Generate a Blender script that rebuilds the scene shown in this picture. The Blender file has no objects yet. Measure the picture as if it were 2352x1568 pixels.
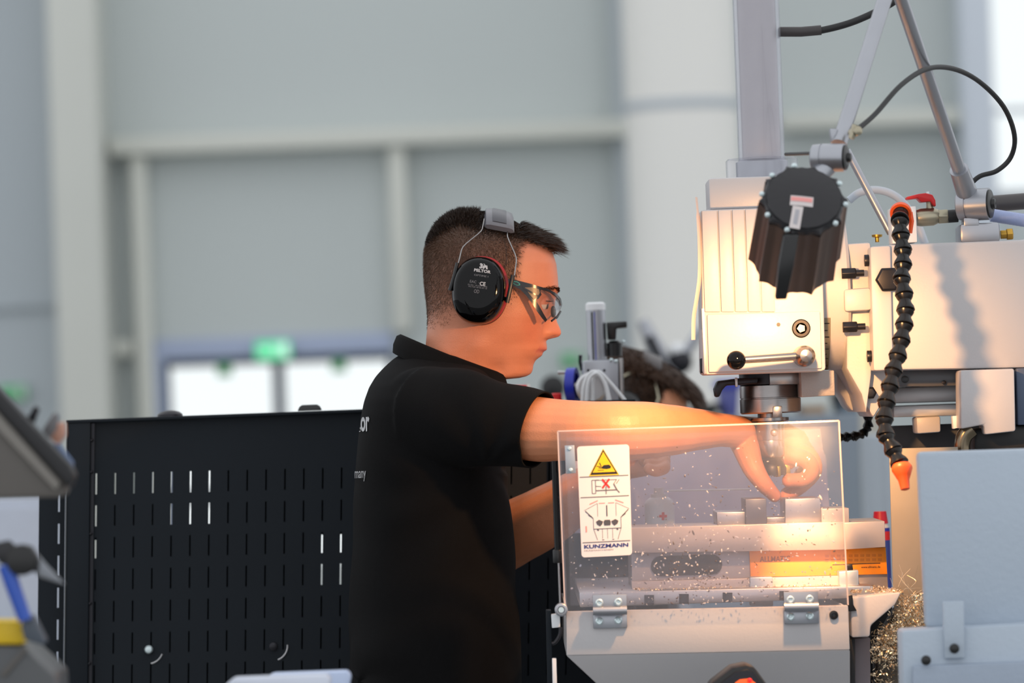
import bpy, bmesh, math, random
import numpy as np
from mathutils import Vector, Matrix, noise, kdtree
from mathutils.bvhtree import BVHTree
random.seed(7); np.random.seed(7)
R = math.radians
scene = bpy.context.scene
COL = scene.collection

# ------------------------------------------------------------------ camera, sky, exposure
F = 8820.0                       # focal length in pixels of the 2352 px wide frame
CAM = Vector((0, 0, 1.5)); PITCH = R(1.0); ROLL = R(2.1)
fw = Vector((0, math.cos(PITCH), math.sin(PITCH)))
X0 = Vector((1, 0, 0)); U0 = Vector((0, -math.sin(PITCH), math.cos(PITCH)))
cr = X0 * math.cos(ROLL) - U0 * math.sin(ROLL)
cu = X0 * math.sin(ROLL) + U0 * math.cos(ROLL)
cam_d = bpy.data.cameras.new('camera'); cam = bpy.data.objects.new('camera', cam_d); COL.objects.link(cam)
cam.matrix_world = Matrix(((cr.x, cu.x, -fw.x, CAM.x), (cr.y, cu.y, -fw.y, CAM.y), (cr.z, cu.z, -fw.z, CAM.z), (0, 0, 0, 1)))
cam_d.sensor_width = 36; cam_d.lens = F / 2352 * 36
cam_d.clip_start = 0.1; cam_d.clip_end = 300
cam_d.dof.use_dof = True; cam_d.dof.focus_distance = 5.24; cam_d.dof.aperture_fstop = 4.2
scene.camera = cam
vs = scene.view_settings
vs.view_transform = 'Standard'; vs.look = 'None'; vs.gamma = 1.0; vs.exposure = 0.0; vs.use_curve_mapping = False
scene.cycles.transparent_max_bounces = 14; scene.cycles.max_bounces = 6; scene.cycles.diffuse_bounces = 3; scene.cycles.glossy_bounces = 3
scene.cycles.sample_clamp_indirect = 6.0

world = bpy.data.worlds.new('hall_daylight'); scene.world = world; world.use_nodes = True
bg = world.node_tree.nodes['Background']; bg.inputs['Color'].default_value = (0.945, 0.968, 1.0, 1); bg.inputs['Strength'].default_value = 1.12
LAMP_POWER = 24.5; BEAM_POWER = 170.0; LAMP_COL = (1.0, 0.50, 0.19)

# ------------------------------------------------------------------ helpers
def W(px, py, Y):
    """the point of the plane y = Y seen at a pixel of the photograph"""
    d = fw + cr * ((px - 1176) / F) + cu * ((784 - py) / F)
    return CAM + d * ((Y - CAM.y) / d.y)
def M(n, Y): return n * Y / F            # pixels to metres at a depth
def V(*a): return Vector(a)
def s2l(c):
    c = c / 255.0
    return c / 12.92 if c <= 0.04045 else ((c + 0.055) / 1.055) ** 2.4
def rgb(r, g, b): return (s2l(r), s2l(g), s2l(b), 1)

MATS = {}
def mat(name, c, rough=0.5, metal=0.0, var=0.06, scale=30.0, bump=0.0, bscale=200.0, spec=0.5, coat=0.0, emit=None, estr=0.0, stretch=None, sheen=0.0, sss=0.0, attr=None):
    if name in MATS: return MATS[name]
    m = bpy.data.materials.new(name); m.use_nodes = True
    nt = m.node_tree; N = nt.nodes; L = nt.links
    b = N['Principled BSDF']
    b.inputs['Roughness'].default_value = rough; b.inputs['Metallic'].default_value = metal
    b.inputs['Specular IOR Level'].default_value = spec; b.inputs['Coat Weight'].default_value = coat
    b.inputs['Sheen Weight'].default_value = sheen
    col = rgb(*c)
    tc = N.new('ShaderNodeTexCoord'); mp = N.new('ShaderNodeMapping')
    if stretch: mp.inputs['Scale'].default_value = stretch
    L.new(tc.outputs['Object'], mp.inputs['Vector'])
    nz = N.new('ShaderNodeTexNoise'); nz.inputs['Scale'].default_value = scale; nz.inputs['Detail'].default_value = 4
    L.new(mp.outputs['Vector'], nz.inputs['Vector'])
    ramp = N.new('ShaderNodeMapRange'); ramp.inputs['To Min'].default_value = 1 - var; ramp.inputs['To Max'].default_value = 1 + var
    L.new(nz.outputs['Fac'], ramp.inputs['Value'])
    mul = N.new('ShaderNodeVectorMath'); mul.operation = 'SCALE'
    if attr:
        a = N.new('ShaderNodeAttribute'); a.attribute_name = attr
        L.new(a.outputs['Color'], mul.inputs[0])
    else:
        mul.inputs[0].default_value = col[:3]
    L.new(ramp.outputs['Result'], mul.inputs['Scale'])
    L.new(mul.outputs['Vector'], b.inputs['Base Color'])
    if sss > 0:
        b.inputs['Subsurface Weight'].default_value = sss
        b.inputs['Subsurface Radius'].default_value = (0.9, 0.35, 0.18); b.inputs['Subsurface Scale'].default_value = 0.008
    if bump > 0:
        n2 = N.new('ShaderNodeTexNoise'); n2.inputs['Scale'].default_value = bscale; n2.inputs['Detail'].default_value = 3
        L.new(mp.outputs['Vector'], n2.inputs['Vector'])
        bp = N.new('ShaderNodeBump'); bp.inputs['Strength'].default_value = bump; bp.inputs['Distance'].default_value = 0.002
        L.new(n2.outputs['Fac'], bp.inputs['Height']); L.new(bp.outputs['Normal'], b.inputs['Normal'])
    if emit:
        b.inputs['Emission Color'].default_value = rgb(*emit); b.inputs['Emission Strength'].default_value = estr
    MATS[name] = m
    return m
def clear_mat(name, tint, haze, haze_col, rough=0.08, gloss=1.0, hscale=25.0):
    """clear plastic: see-through, a surface reflection, and a share of pale scattering mixed in as haze"""
    if name in MATS: return MATS[name]
    m = bpy.data.materials.new(name); m.use_nodes = True
    nt = m.node_tree; N = nt.nodes; L = nt.links
    N.remove(N['Principled BSDF']); out = N['Material Output']
    tr = N.new('ShaderNodeBsdfTransparent'); tr.inputs['Color'].default_value = (*tint, 1)
    gl = N.new('ShaderNodeBsdfGlossy'); gl.inputs['Roughness'].default_value = rough
    df = N.new('ShaderNodeBsdfDiffuse'); df.inputs['Color'].default_value = (*haze_col, 1)
    tl = N.new('ShaderNodeBsdfTranslucent'); tl.inputs['Color'].default_value = (*haze_col, 1)
    sc = N.new('ShaderNodeMixShader'); sc.inputs[0].default_value = 0.5
    L.new(df.outputs[0], sc.inputs[1]); L.new(tl.outputs[0], sc.inputs[2])
    tc = N.new('ShaderNodeTexCoord'); nz = N.new('ShaderNodeTexNoise'); nz.inputs['Scale'].default_value = hscale; nz.inputs['Detail'].default_value = 6
    L.new(tc.outputs['Object'], nz.inputs['Vector'])
    mr = N.new('ShaderNodeMapRange'); mr.inputs['From Min'].default_value = 0.3; mr.inputs['From Max'].default_value = 0.7
    mr.inputs['To Min'].default_value = haze * 0.75; mr.inputs['To Max'].default_value = haze * 1.25
    L.new(nz.outputs['Fac'], mr.inputs['Value'])
    m1 = N.new('ShaderNodeMixShader'); L.new(mr.outputs['Result'], m1.inputs[0]); L.new(tr.outputs[0], m1.inputs[1]); L.new(sc.outputs[0], m1.inputs[2])
    lw = N.new('ShaderNodeLayerWeight'); pw = N.new('ShaderNodeMath'); pw.operation = 'POWER'; pw.inputs[1].default_value = 4.0
    fr = N.new('ShaderNodeMath'); fr.operation = 'MULTIPLY_ADD'; fr.inputs[1].default_value = 0.5 * gloss; fr.inputs[2].default_value = 0.03 * gloss
    L.new(lw.outputs['Facing'], pw.inputs[0]); L.new(pw.outputs[0], fr.inputs[0])
    m2 = N.new('ShaderNodeMixShader'); L.new(fr.outputs[0], m2.inputs[0]); L.new(m1.outputs[0], m2.inputs[1]); L.new(gl.outputs[0], m2.inputs[2])
    L.new(m2.outputs[0], out.inputs['Surface'])
    MATS[name] = m
    return m

def catmull(pts, k=6):
    P = [Vector(p) for p in pts]; out = []
    P = [P[0] * 2 - P[1]] + P + [P[-1] * 2 - P[-2]]
    for i in range(1, len(P) - 2):
        for j in range(k):
            t = j / k
            a, b, c, d = P[i - 1], P[i], P[i + 1], P[i + 2]
            out.append(0.5 * ((2 * b) + (c - a) * t + (2 * a - 5 * b + 4 * c - d) * t * t + (3 * b - a - 3 * c + d) * t ** 3))
    out.append(P[-2]); return out
def lerp_tab(tab, x):
    return float(np.interp(x, [t[0] for t in tab], [t[1] for t in tab]))
def frame(axis):
    a = Vector(axis).normalized()
    ref = Vector((0, 0, 1)) if abs(a.z) < 0.9 else Vector((1, 0, 0))
    u = a.cross(ref).normalized(); v = a.cross(u).normalized()
    return a, u, v

class MB:
    def __init__(s): s.v = []; s.f = []
    def add(s, verts, faces):
        o = len(s.v); s.v += [Vector(p) for p in verts]; s.f += [[i + o for i in f] for f in faces]; return s
    def prism(s, pts, ext):
        n = len(pts); e = Vector(ext)
        vs_ = [Vector(p) for p in pts] + [Vector(p) + e for p in pts]
        return s.add(vs_, [list(range(n)), list(range(2 * n - 1, n - 1, -1))] + [[i, (i + 1) % n, n + (i + 1) % n, n + i] for i in range(n)])
    def px(s, poly, Y, t): return s.prism([W(a, b, Y) for a, b in poly], (0, t, 0))
    def rect(s, x0, y0, x1, y1, Y, t):
        """a world-upright block whose front spans these pixels"""
        a = W(x0, y0, Y); b = W(x1, y1, Y)
        return s.prism([(a.x, Y, a.z), (b.x, Y, a.z), (b.x, Y, b.z), (a.x, Y, b.z)], (0, t, 0))
    def box(s, lo, hi):
        a, b = Vector(lo), Vector(hi)
        return s.prism([(a.x, a.y, a.z), (b.x, a.y, a.z), (b.x, a.y, b.z), (a.x, a.y, b.z)], (0, b.y - a.y, 0))
    def loft(s, rings, cap0=True, cap1=True, closed=True):
        n = len(rings[0]); vs_ = [p for r in rings for p in r]; fs = []
        for i in range(len(rings) - 1):
            for j in range(n if closed else n - 1):
                k = (j + 1) % n
                fs.append([i * n + j, i * n + k, (i + 1) * n + k, (i + 1) * n + j])
        if cap0: fs.append(list(range(n - 1, -1, -1)))
        if cap1: fs.append([(len(rings) - 1) * n + j for j in range(n)])
        return s.add(vs_, fs)
    def lathe(s, o, axis, prof, n=32):
        a, u, v = frame(axis); o = Vector(o)
        rings = [[o + a * t + (u * math.cos(2 * math.pi * j / n) + v * math.sin(2 * math.pi * j / n)) * max(r, 1e-5) for j in range(n)] for t, r in prof]
        return s.loft(rings)
    def cyl(s, p0, p1, r0, r1=None, n=24):
        p0, p1 = Vector(p0), Vector(p1); r1 = r0 if r1 is None else r1
        return s.lathe(p0, p1 - p0, [(0, r0), ((p1 - p0).length, r1)], n)
    def tube(s, pts, radii, n=10, flat=None, caps=True):
        P = [Vector(p) for p in pts]; m = len(P)
        if not hasattr(radii, '__len__'): radii = [radii] * m
        t0 = (P[1] - P[0]).normalized(); _, u, v = frame(t0); rings = []
        for i in range(m):
            t = (P[min(i + 1, m - 1)] - P[max(i - 1, 0)]).normalized()
            u = (u - t * u.dot(t)).normalized(); v = t.cross(u)
            rings.append([P[i] + (u * math.cos(2 * math.pi * j / n) + v * math.sin(2 * math.pi * j / n)) * radii[i] for j in range(n)])
        return s.loft(rings, caps, caps)
    def sphere(s, c, r, sc=(1, 1, 1), n=20, m=12, rot=None):
        c = Vector(c); rings = []
        for i in range(m + 1):
            th = math.pi * i / m; rr = max(math.sin(th), 1e-4)
            ring = []
            for j in range(n):
                p = Vector((rr * math.cos(2 * math.pi * j / n) * sc[0], rr * math.sin(2 * math.pi * j / n) * sc[1], math.cos(th) * sc[2])) * r
                if rot: p = rot @ p
                ring.append(c + p)
            rings.append(ring)
        return s.loft(rings)
    def build(s, name, material, parent=None, bevel=0.0, sharp=35, label=None, cat=None, group=None, kind=None, seg=2, recalc=True):
        bm = bmesh.new()
        base = BASE[parent] if parent is not None else None
        if base is None:
            xs = [p.x for p in s.v]; ys = [p.y for p in s.v]; zs = [p.z for p in s.v]
            base = Vector(((min(xs) + max(xs)) / 2, (min(ys) + max(ys)) / 2, min(zs)))
        bv = [bm.verts.new(p - base) for p in s.v]
        for f in s.f:
            try: bm.faces.new([bv[i] for i in f])
            except ValueError: pass
        bmesh.ops.remove_doubles(bm, verts=bm.verts, dist=1e-6)
        if recalc: bmesh.ops.recalc_face_normals(bm, faces=bm.faces)
        if bevel > 0:
            bm.normal_update()
            es = [e for e in bm.edges if len(e.link_faces) == 2 and e.calc_face_angle(0) > R(35)]
            bmesh.ops.bevel(bm, geom=es, offset=bevel, offset_type='OFFSET', segments=seg, profile=0.5, affect='EDGES', clamp_overlap=True)
        me = bpy.data.meshes.new(name); bm.to_mesh(me); bm.free()
        return link(name, me, material, parent, base, sharp, label, cat, group, kind)
BASE = {}
def link(name, me, material, parent, base, sharp=35, label=None, cat=None, group=None, kind=None):
    if material and not me.materials: me.materials.append(material)
    if sharp is not None and len(me.polygons):
        me.polygons.foreach_set('use_smooth', [True] * len(me.polygons))
        if sharp < 180: me.set_sharp_from_angle(angle=R(sharp))
    o = bpy.data.objects.new(name, me); COL.objects.link(o)
    if parent is not None: o.parent = parent
    else: o.location = base
    BASE[o] = base
    tag(o, label, cat, group, kind); return o
def tag(o, label=None, cat=None, group=None, kind=None):
    if label: o['label'] = label
    if cat: o['category'] = cat
    if group: o['group'] = group
    if kind: o['kind'] = kind
    return o
def thing(name, label, cat, base, group=None):
    o = bpy.data.objects.new(name, None); COL.objects.link(o); o.location = base; o.empty_display_size = 0.05
    BASE[o] = Vector(base); return tag(o, label, cat, group)
def text2d(body, size=1.0, bold=0.0, align='CENTER'):
    cu_ = bpy.data.curves.new('lettering', 'FONT'); cu_.body = body; cu_.size = size; cu_.align_x = align; cu_.align_y = 'CENTER'
    cu_.offset = bold; cu_.resolution_u = 3
    o = bpy.data.objects.new('lettering', cu_); me = bpy.data.meshes.new_from_object(o)
    vs_ = [v.co.copy() for v in me.vertices]; fs = [list(p.vertices) for p in me.polygons]
    bpy.data.objects.remove(o); bpy.data.meshes.remove(me); bpy.data.curves.remove(cu_)
    return vs_, fs
def remeshed(mb, voxel, smooth=3, factor=0.5):
    """one continuous surface over everything in the builder"""
    me = bpy.data.meshes.new('tmp'); me.from_pydata([tuple(p) for p in mb.v], [], mb.f); me.update()
    bm = bmesh.new(); bm.from_mesh(me); bmesh.ops.recalc_face_normals(bm, faces=bm.faces); bm.to_mesh(me); bm.free()
    o = bpy.data.objects.new('tmp', me); COL.objects.link(o)
    md = o.modifiers.new('r', 'REMESH'); md.mode = 'VOXEL'; md.voxel_size = voxel; md.adaptivity = 0
    if smooth:
        ms = o.modifiers.new('s', 'SMOOTH'); ms.factor = factor; ms.iterations = smooth
    dg = bpy.context.evaluated_depsgraph_get(); dg.update()
    out = bpy.data.meshes.new_from_object(o.evaluated_get(dg))
    bpy.data.objects.remove(o); bpy.data.meshes.remove(me)
    return out
def shift_mesh(me, d):
    n = len(me.vertices); a = np.empty(n * 3, np.float32); me.vertices.foreach_get('co', a)
    a = a.reshape(-1, 3) + np.array(d, np.float32); me.vertices.foreach_set('co', a.ravel()); me.update()
def coords(me):
    a = np.empty(len(me.vertices) * 3, np.float32); me.vertices.foreach_get('co', a); return a.reshape(-1, 3)
def holed_sheet(mb, xs, ys, holes, pt, t):
    """a sheet with real rectangular openings: pt(x, y) gives a point, holes is a set of (i, j) cells left out, t is the depth vector"""
    t = Vector(t)
    nx, ny = len(xs), len(ys)
    idx = {}; vs_ = []; fs = []
    for j in range(ny):
        for i in range(nx):
            idx[i, j] = len(vs_); vs_.append(pt(xs[i], ys[j]))
    k = len(vs_); vs_ += [p + t for p in vs_]
    solid = lambda i, j: 0 <= i < nx - 1 and 0 <= j < ny - 1 and (i, j) not in holes
    for j in range(ny - 1):
        for i in range(nx - 1):
            if not solid(i, j): continue
            q = [idx[i, j], idx[i + 1, j], idx[i + 1, j + 1], idx[i, j + 1]]
            fs.append(q); fs.append([a + k for a in reversed(q)])
            for (di, dj, a, b) in ((0, -1, 0, 1), (1, 0, 1, 2), (0, 1, 2, 3), (-1, 0, 3, 0)):
                if not solid(i + di, j + dj): fs.append([q[b], q[a], q[a] + k, q[b] + k])
    return mb.add(vs_, fs)

# ------------------------------------------------------------------ materials
paint_wall = mat('wall paint', (192, 199, 198), 0.7, var=0.03, scale=0.6)
paint_blue = mat('blue grey wall paint', (172, 180, 185), 0.7, var=0.03, scale=0.5)
paint_cream = mat('cream steel paint', (205, 207, 200), 0.6, var=0.03, scale=1.5)
paint_rail = mat('pale rail paint', (208, 210, 202), 0.6, var=0.03, scale=1.5)
paint_door = mat('door frame paint', (168, 180, 206), 0.5, var=0.03, scale=2)
dark_frame = mat('dark door frame', (58, 66, 84), 0.5)
concrete = mat('concrete floor', (140, 142, 142), 0.6, var=0.08, scale=1.5, bump=0.1, bscale=30)
black_steel = mat('black powder coat', (17, 24, 31), 0.65, var=0.1, scale=8, bump=0.15, bscale=500, spec=0.25)
black_plastic = mat('black plastic', (16, 16, 17), 0.35, var=0.1)
black_gloss = mat('glossy black shell', (4, 4, 5), 0.06, var=0.05, spec=0.22)
black_rubber = mat('black rubber', (24, 24, 25), 0.55)
mach_white = mat('machine enamel', (188, 185, 186), 0.42, var=0.025, scale=14, bump=0.08, bscale=260)
mach_grey = mat('blue grey machine enamel', (172, 184, 197), 0.5, var=0.03, scale=9, bump=0.35, bscale=160)
steel = mat('ground steel', (150, 147, 146), 0.26, 1.0, var=0.08, scale=60, stretch=(1, 1, 12))
steel_soft = mat('brushed steel', (190, 190, 192), 0.42, 0.9, var=0.07, scale=40)
dark_steel = mat('blackened steel', (48, 48, 52), 0.38, 0.8, var=0.15, scale=40)
alu = mat('satin aluminium', (166, 168, 174), 0.36, 0.85, var=0.05, scale=30)
zinc = mat('zinc plate', (170, 178, 186), 0.4, 0.7, var=0.06)
screw_steel = mat('zinc screw', (206, 220, 222), 0.32, 0.7)
brass = mat('brass', (190, 150, 70), 0.3, 1.0)
nickel = mat('nickel brass', (165, 158, 138), 0.32, 0.9, var=0.06)
white_pl = mat('white plastic', (222, 224, 226), 0.4)
red_pl = mat('red plastic', (200, 22, 26), 0.4)
blue_pl = mat('blue plastic', (34, 48, 170), 0.35)
orange_pl = mat('orange plastic', (240, 84, 16), 0.4)
orange_paint = mat('orange label', (236, 140, 26), 0.45, var=0.04)
yellow_pl = mat('yellow plastic', (228, 190, 28), 0.45)
print_black = mat('black print', (28, 26, 30), 0.6)
print_grey = mat('grey print', (110, 108, 112), 0.6)
print_white = mat('white print', (205, 205, 205), 0.6)
print_red = mat('red print', (222, 52, 52), 0.6)
print_pink = mat('pale red print', (228, 150, 145), 0.6)
print_navy = mat('navy print', (44, 52, 120), 0.6)
print_yellow = mat('yellow print', (238, 194, 24), 0.55)
paper = mat('white label', (228, 222, 222), 0.5, var=0.02)
acrylic = clear_mat('hazed acrylic', (0.95, 0.95, 0.97), 0.038, (0.82, 0.84, 0.97))  # lavender haze in the colour stands for a reflection on the pane
acrylic_edge = mat('acrylic edge', (208, 186, 178), 0.25, var=0.05)
clear_tube = clear_mat('clear plastic tube', (0.95, 0.95, 0.97), 0.05, (0.8, 0.8, 0.85))
lens_clear = clear_mat('clear lens', (0.93, 0.93, 0.94), 0.015, (0.8, 0.8, 0.8), rough=0.02)
glass = clear_mat('window glass', (0.97, 0.99, 0.98), 0.01, (0.9, 0.9, 0.9))

# ------------------------------------------------------------------ the hall
WY = 24.0
def wx(px, py=784, Y=WY): return W(px, py, Y).x
def wz(px, py, Y=WY): return W(px, py, Y).z
MB().box((-16, -4, -0.1), (16, 40, 0)).build('floor', concrete, kind='structure', label='grey concrete hall floor')
# back wall with a door opening and a tall window opening
dl, dr = wx(345, 850), wx(905, 830); dt = wz(620, 772)
wl = wx(2266, 250); wt = 9.0; wmid0 = wz(2300, 256); wmid1 = wz(2300, 250); wb = wz(2300, 450)
xs = [wx(150, 500), dl, dr, wl, wl + 1.6, 14]
zs = [0, dt, wb, 6.2, 9.5]
zs = sorted(zs)
jd = [j for j in range(len(zs) - 1) if zs[j + 1] <= dt + 1e-6]
jw = [j for j in range(len(zs) - 1) if zs[j] >= wb - 1e-6 and zs[j + 1] <= 6.2 + 1e-6]
holes = {(1, j) for j in jd} | {(3, j) for j in jw}
mb = MB(); holed_sheet(mb, xs, zs, holes, lambda x, z: V(x, WY, z), (0, 0.25, 0))
wall = mb.build('wall_back', paint_wall, kind='structure', label='pale grey green hall end wall')
MB().box((-14, WY - 0.15, 0), (wx(150, 500), WY + 0.25, 9.5)).build('wall_left', paint_blue, kind='structure', label='blue grey wall section beside the pillar')
MB().box((-14, WY - 0.19, wz(60, 700) - 0.03), (wx(146, 700), WY - 0.14, wz(60, 700) + 0.02)).build('trim_1', paint_blue, kind='structure', bevel=0.01)
MB().box((wx(146, 500), WY - 0.55, 0), (wx(256, 500), WY + 0.02, 9.5)).build('pillar', paint_cream, kind='structure', bevel=0.02, label='square cream steel hall pillar')
# rails and posts framing the wall cladding
zr = wz(800, 322)
MB().box((wx(258, 340), WY - 0.22, zr - 0.055), (wx(1450, 300), WY + 0.02, zr + 0.055)).build('trim_2', paint_rail, kind='structure', bevel=0.01)
MB().box((wx(1790, 270), WY - 0.22, zr - 0.05), (wx(2255, 255), WY + 0.02, zr + 0.05)).build('trim_3', paint_rail, kind='structure', bevel=0.01)
MB().box((wx(310, 560), WY - 0.16, 0), (wx(346, 560), WY + 0.02, zr - 0.055)).build('trim_4', paint_rail, kind='structure', bevel=0.01)
MB().box((wx(900, 560), WY - 0.16, dt), (wx(940, 560), WY + 0.02, zr - 0.055)).build('trim_5', paint_rail, kind='structure', bevel=0.01)
MB().box((wx(262, 820), WY - 0.12, wz(290, 800) - 0.05), (wx(312, 820), WY + 0.02, wz(290, 800) + 0.05)).build('trim_6', paint_rail, kind='structure', bevel=0.01)
MB().box((wx(1420, 560), WY - 0.1, 0), (wx(1446, 560), WY + 0.02, 9.5)).build('trim_7', paint_blue, kind='structure', bevel=0.01)
MB().box((wx(2198, 250), WY - 0.3, 0), (wx(2266, 250), WY + 0.02, 9.5)).build('trim_8', mat('pale blue paint', (206, 214, 224), 0.6), kind='structure', bevel=0.02)
p = W(1572, 400, 22.6)
c = thing('round_column', 'thick round pale column behind the milling head', 'column', (p.x, p.y, 0)); c['kind'] = 'structure'
MB().cyl((p.x, p.y, 0), (p.x, p.y, 9.5), M(131, 22.6), n=64).build('shaft', mat('column paint', (230, 229, 224), 0.6, var=0.02, scale=1), c)
zc = W(1572, 245, 22.6).z
MB().cyl((p.x, p.y, zc - 0.03), (p.x, p.y, zc + 0.03), M(133, 22.6), n=64).build('band', mat('column joint', (178, 186, 192), 0.6), c, bevel=0.005)
# the double door with glazed leaves
d = thing('door_1', 'double glazed exit door at the far end of the hall', 'door', ((dl + dr) / 2, WY + 0.1, 0)); d['kind'] = 'structure'; 
mb = MB(); f0, f1 = wx(388, 850), wx(893, 840); ft = wz(640, 828)
mb.box((dl, WY - 0.04, 0), (f0 - 0.03, WY + 0.2, dt)); mb.box((f1 + 0.03, WY - 0.04, 0), (dr, WY + 0.2, dt)); mb.box((f0 - 0.03, WY - 0.04, ft + 0.03), (f1 + 0.03, WY + 0.2, dt))
mb.build('door_frame', paint_door, d, bevel=0.006)
mid = wx(640, 880)
for a, b in ((f0 - 0.03, mid), (mid, f1 + 0.03)):
    leaf = MB(); w = 0.035
    leaf.box((a, WY, 0), (a + w, WY + 0.06, ft + 0.03)); leaf.box((b - w, WY, 0), (b, WY + 0.06, ft + 0.03))
    leaf.box((a + w, WY, ft - 0.02), (b - w, WY + 0.06, ft + 0.03)); leaf.box((a + w, WY, 0), (b - w, WY + 0.06, 0.25)); leaf.box((a + w, WY, 0.98), (b - w, WY + 0.06, 1.06))
    lo = leaf.build('door_leaf', dark_frame, d, bevel=0.004)
    MB().box((a + w, WY + 0.025, 0.25), (b - w, WY + 0.035, ft - 0.02)).build('pane', glass, lo)
    m_ = (a + b) / 2 + 0.02
    MB().box((m_ - 0.045, WY - 0.004, ft - 0.085), (m_ + 0.045, WY, ft + 0.0)).build('green_sticker', mat('green sticker', (70, 150, 96), 0.6), lo)
# the tall bright window
w_ = thing('window_1', 'tall overexposed window at the upper right', 'window', (wl + 0.8, WY + 0.1, wb)); w_['kind'] = 'structure'
mb = MB()
mb.box((wl, WY - 0.02, wb), (wl + 0.05, WY + 0.2, 6.2)); mb.box((wl + 1.55, WY - 0.02, wb), (wl + 1.6, WY + 0.2, 6.2)); mb.box((wl + 0.05, WY - 0.02, wb), (wl + 1.55, WY + 0.2, wb + 0.04)); mb.box((wl + 0.05, WY - 0.02, 6.15), (wl + 1.55, WY + 0.2, 6.2))
mb.build('window_frame', mat('white window frame', (226, 230, 234), 0.5), w_)
MB().box((wl + 0.05, WY, wmid0 - 0.012), (wl + 1.55, WY + 0.1, wmid1 + 0.012)).build('transom', mat('white window frame', (0, 0, 0)), w_)
for a, b in ((wb + 0.04, wmid0 - 0.012), (wmid1 + 0.012, 6.15)):
    MB().box((wl + 0.05, WY + 0.04, a), (wl + 1.55, WY + 0.05, b)).build('pane', glass, w_)
# escape route signs
def exit_sign(px, py, w, h, Y, label, bright):
    p = W(px, py, Y); hw, hh = M(w, Y) / 2, M(h, Y) / 2
    t = thing('exit_sign', label, 'sign', (p.x, Y, p.z - hh), 'green escape route signs')
    MB().box((p.x - hw, Y - 0.06, p.z - hh), (p.x + hw, Y, p.z + hh)).build('housing', mat('sign housing', (150, 190, 175), 0.5), t, bevel=0.004)
    fm = mat('lit green face', (60, 190, 130), 0.5, emit=(60, 225, 150), estr=0.6) if bright else mat('green sign face', (30, 150, 80), 0.5, emit=(30, 160, 84), estr=0.18)
    MB().box((p.x - hw * .94, Y - 0.064, p.z - hh * .9), (p.x + hw * .94, Y - 0.061, p.z + hh * .9)).build('face', fm, t)
    wm = mat('lit white pictogram', (225, 250, 240), 0.5, emit=(215, 255, 240), estr=0.5) if bright else mat('white pictogram', (200, 220, 205), 0.5)
    m2 = MB()                                             # arrow, doorway and running figure
    def q(poly): m2.prism([(p.x + a * hw, Y - 0.0675, p.z + b * hh) for a, b in poly], (0, 0.003, 0))
    q([(-.8, .12), (-.45, .12), (-.45, .4), (-.1, 0), (-.45, -.4), (-.45, -.12), (-.8, -.12)])
    q([(.45, -.7), (.45, .7), (.8, .7), (.8, -.7)])
    q([(.02, -.6), (.2, -.1), (.08, .3), (.3, .35), (.34, -.05), (.26, -.6), (.16, -.6), (.2, -.2)]); q([(.14, .45), (.3, .45), (.3, .68), (.14, .68)])
    m2.build('pictogram', wm, t)
exit_sign(628, 805, 82, 44, WY - 0.041, 'brightly lit green exit sign above the double glazed door', True)
exit_sign(33, 902, 62, 32, WY - 0.151, 'green escape sign on the blue grey wall at the left edge', False)
exit_sign(1313, 826, 46, 30, WY - 0.001, 'small green escape sign between the face and the height gauge', False)

# ------------------------------------------------------------------ blurred workshop furniture behind
def simple_cabinet(px0, py0, px1, Y, depth, m, label, name='storage_cabinet', cat='cabinet', doors=2):
    a = W(px0, py0, Y); b = W(px1, py0, Y); z1 = a.z
    t = thing(name, label, cat, ((a.x + b.x) / 2, Y + depth / 2, 0))
    MB().box((a.x, Y, 0.08), (b.x, Y + depth, z1)).build('body', m, t, bevel=0.008)
    MB().box((a.x + .02, Y + .04, 0), (b.x - .02, Y + depth - .04, 0.08)).build('plinth', dark_steel, t)
    n = doors
    for i in range(n):
        x0 = a.x + (b.x - a.x) * i / n + 0.006; x1 = a.x + (b.x - a.x) * (i + 1) / n - 0.006
        dd = MB().box((x0, Y - 0.015, 0.1), (x1, Y, z1 - 0.02)).build('door', m, t, bevel=0.003)
        MB().cyl((x1 - 0.03, Y - 0.035, z1 * .55), (x1 - 0.03, Y - 0.035, z1 * .55 + 0.12), 0.006, n=8).build('handle', dark_steel, dd)
    return t
simple_cabinet(1560, 962, 1995, 10.5, 0.6, mat('slate paint', (122, 132, 142), 0.5), 'slate grey cabinet behind the tool spindle', doors=3)
simple_cabinet(2022, 1000, 2330, 8.6, 0.5, mat('pale grey paint', (160, 168, 176), 0.5), 'pale grey cabinet beyond the slideways', doors=2)
p0, p1 = W(1978, 962, 9.4), W(2022, 962, 9.4)
MB().box((p0.x, 9.4, 0), (p1.x, 9.46, p0.z + 0.35)).build('steel_post', mat('beige post paint', (176, 172, 160), 0.5), bevel=0.004, label='beige upright post behind the clear guard', cat='post')
simple_cabinet(-160, 1150, 100, 8.0, 0.5, mat('pale blue cabinet', (178, 186, 200), 0.5), 'pale blue cabinet low at the left edge', doors=2)
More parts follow.
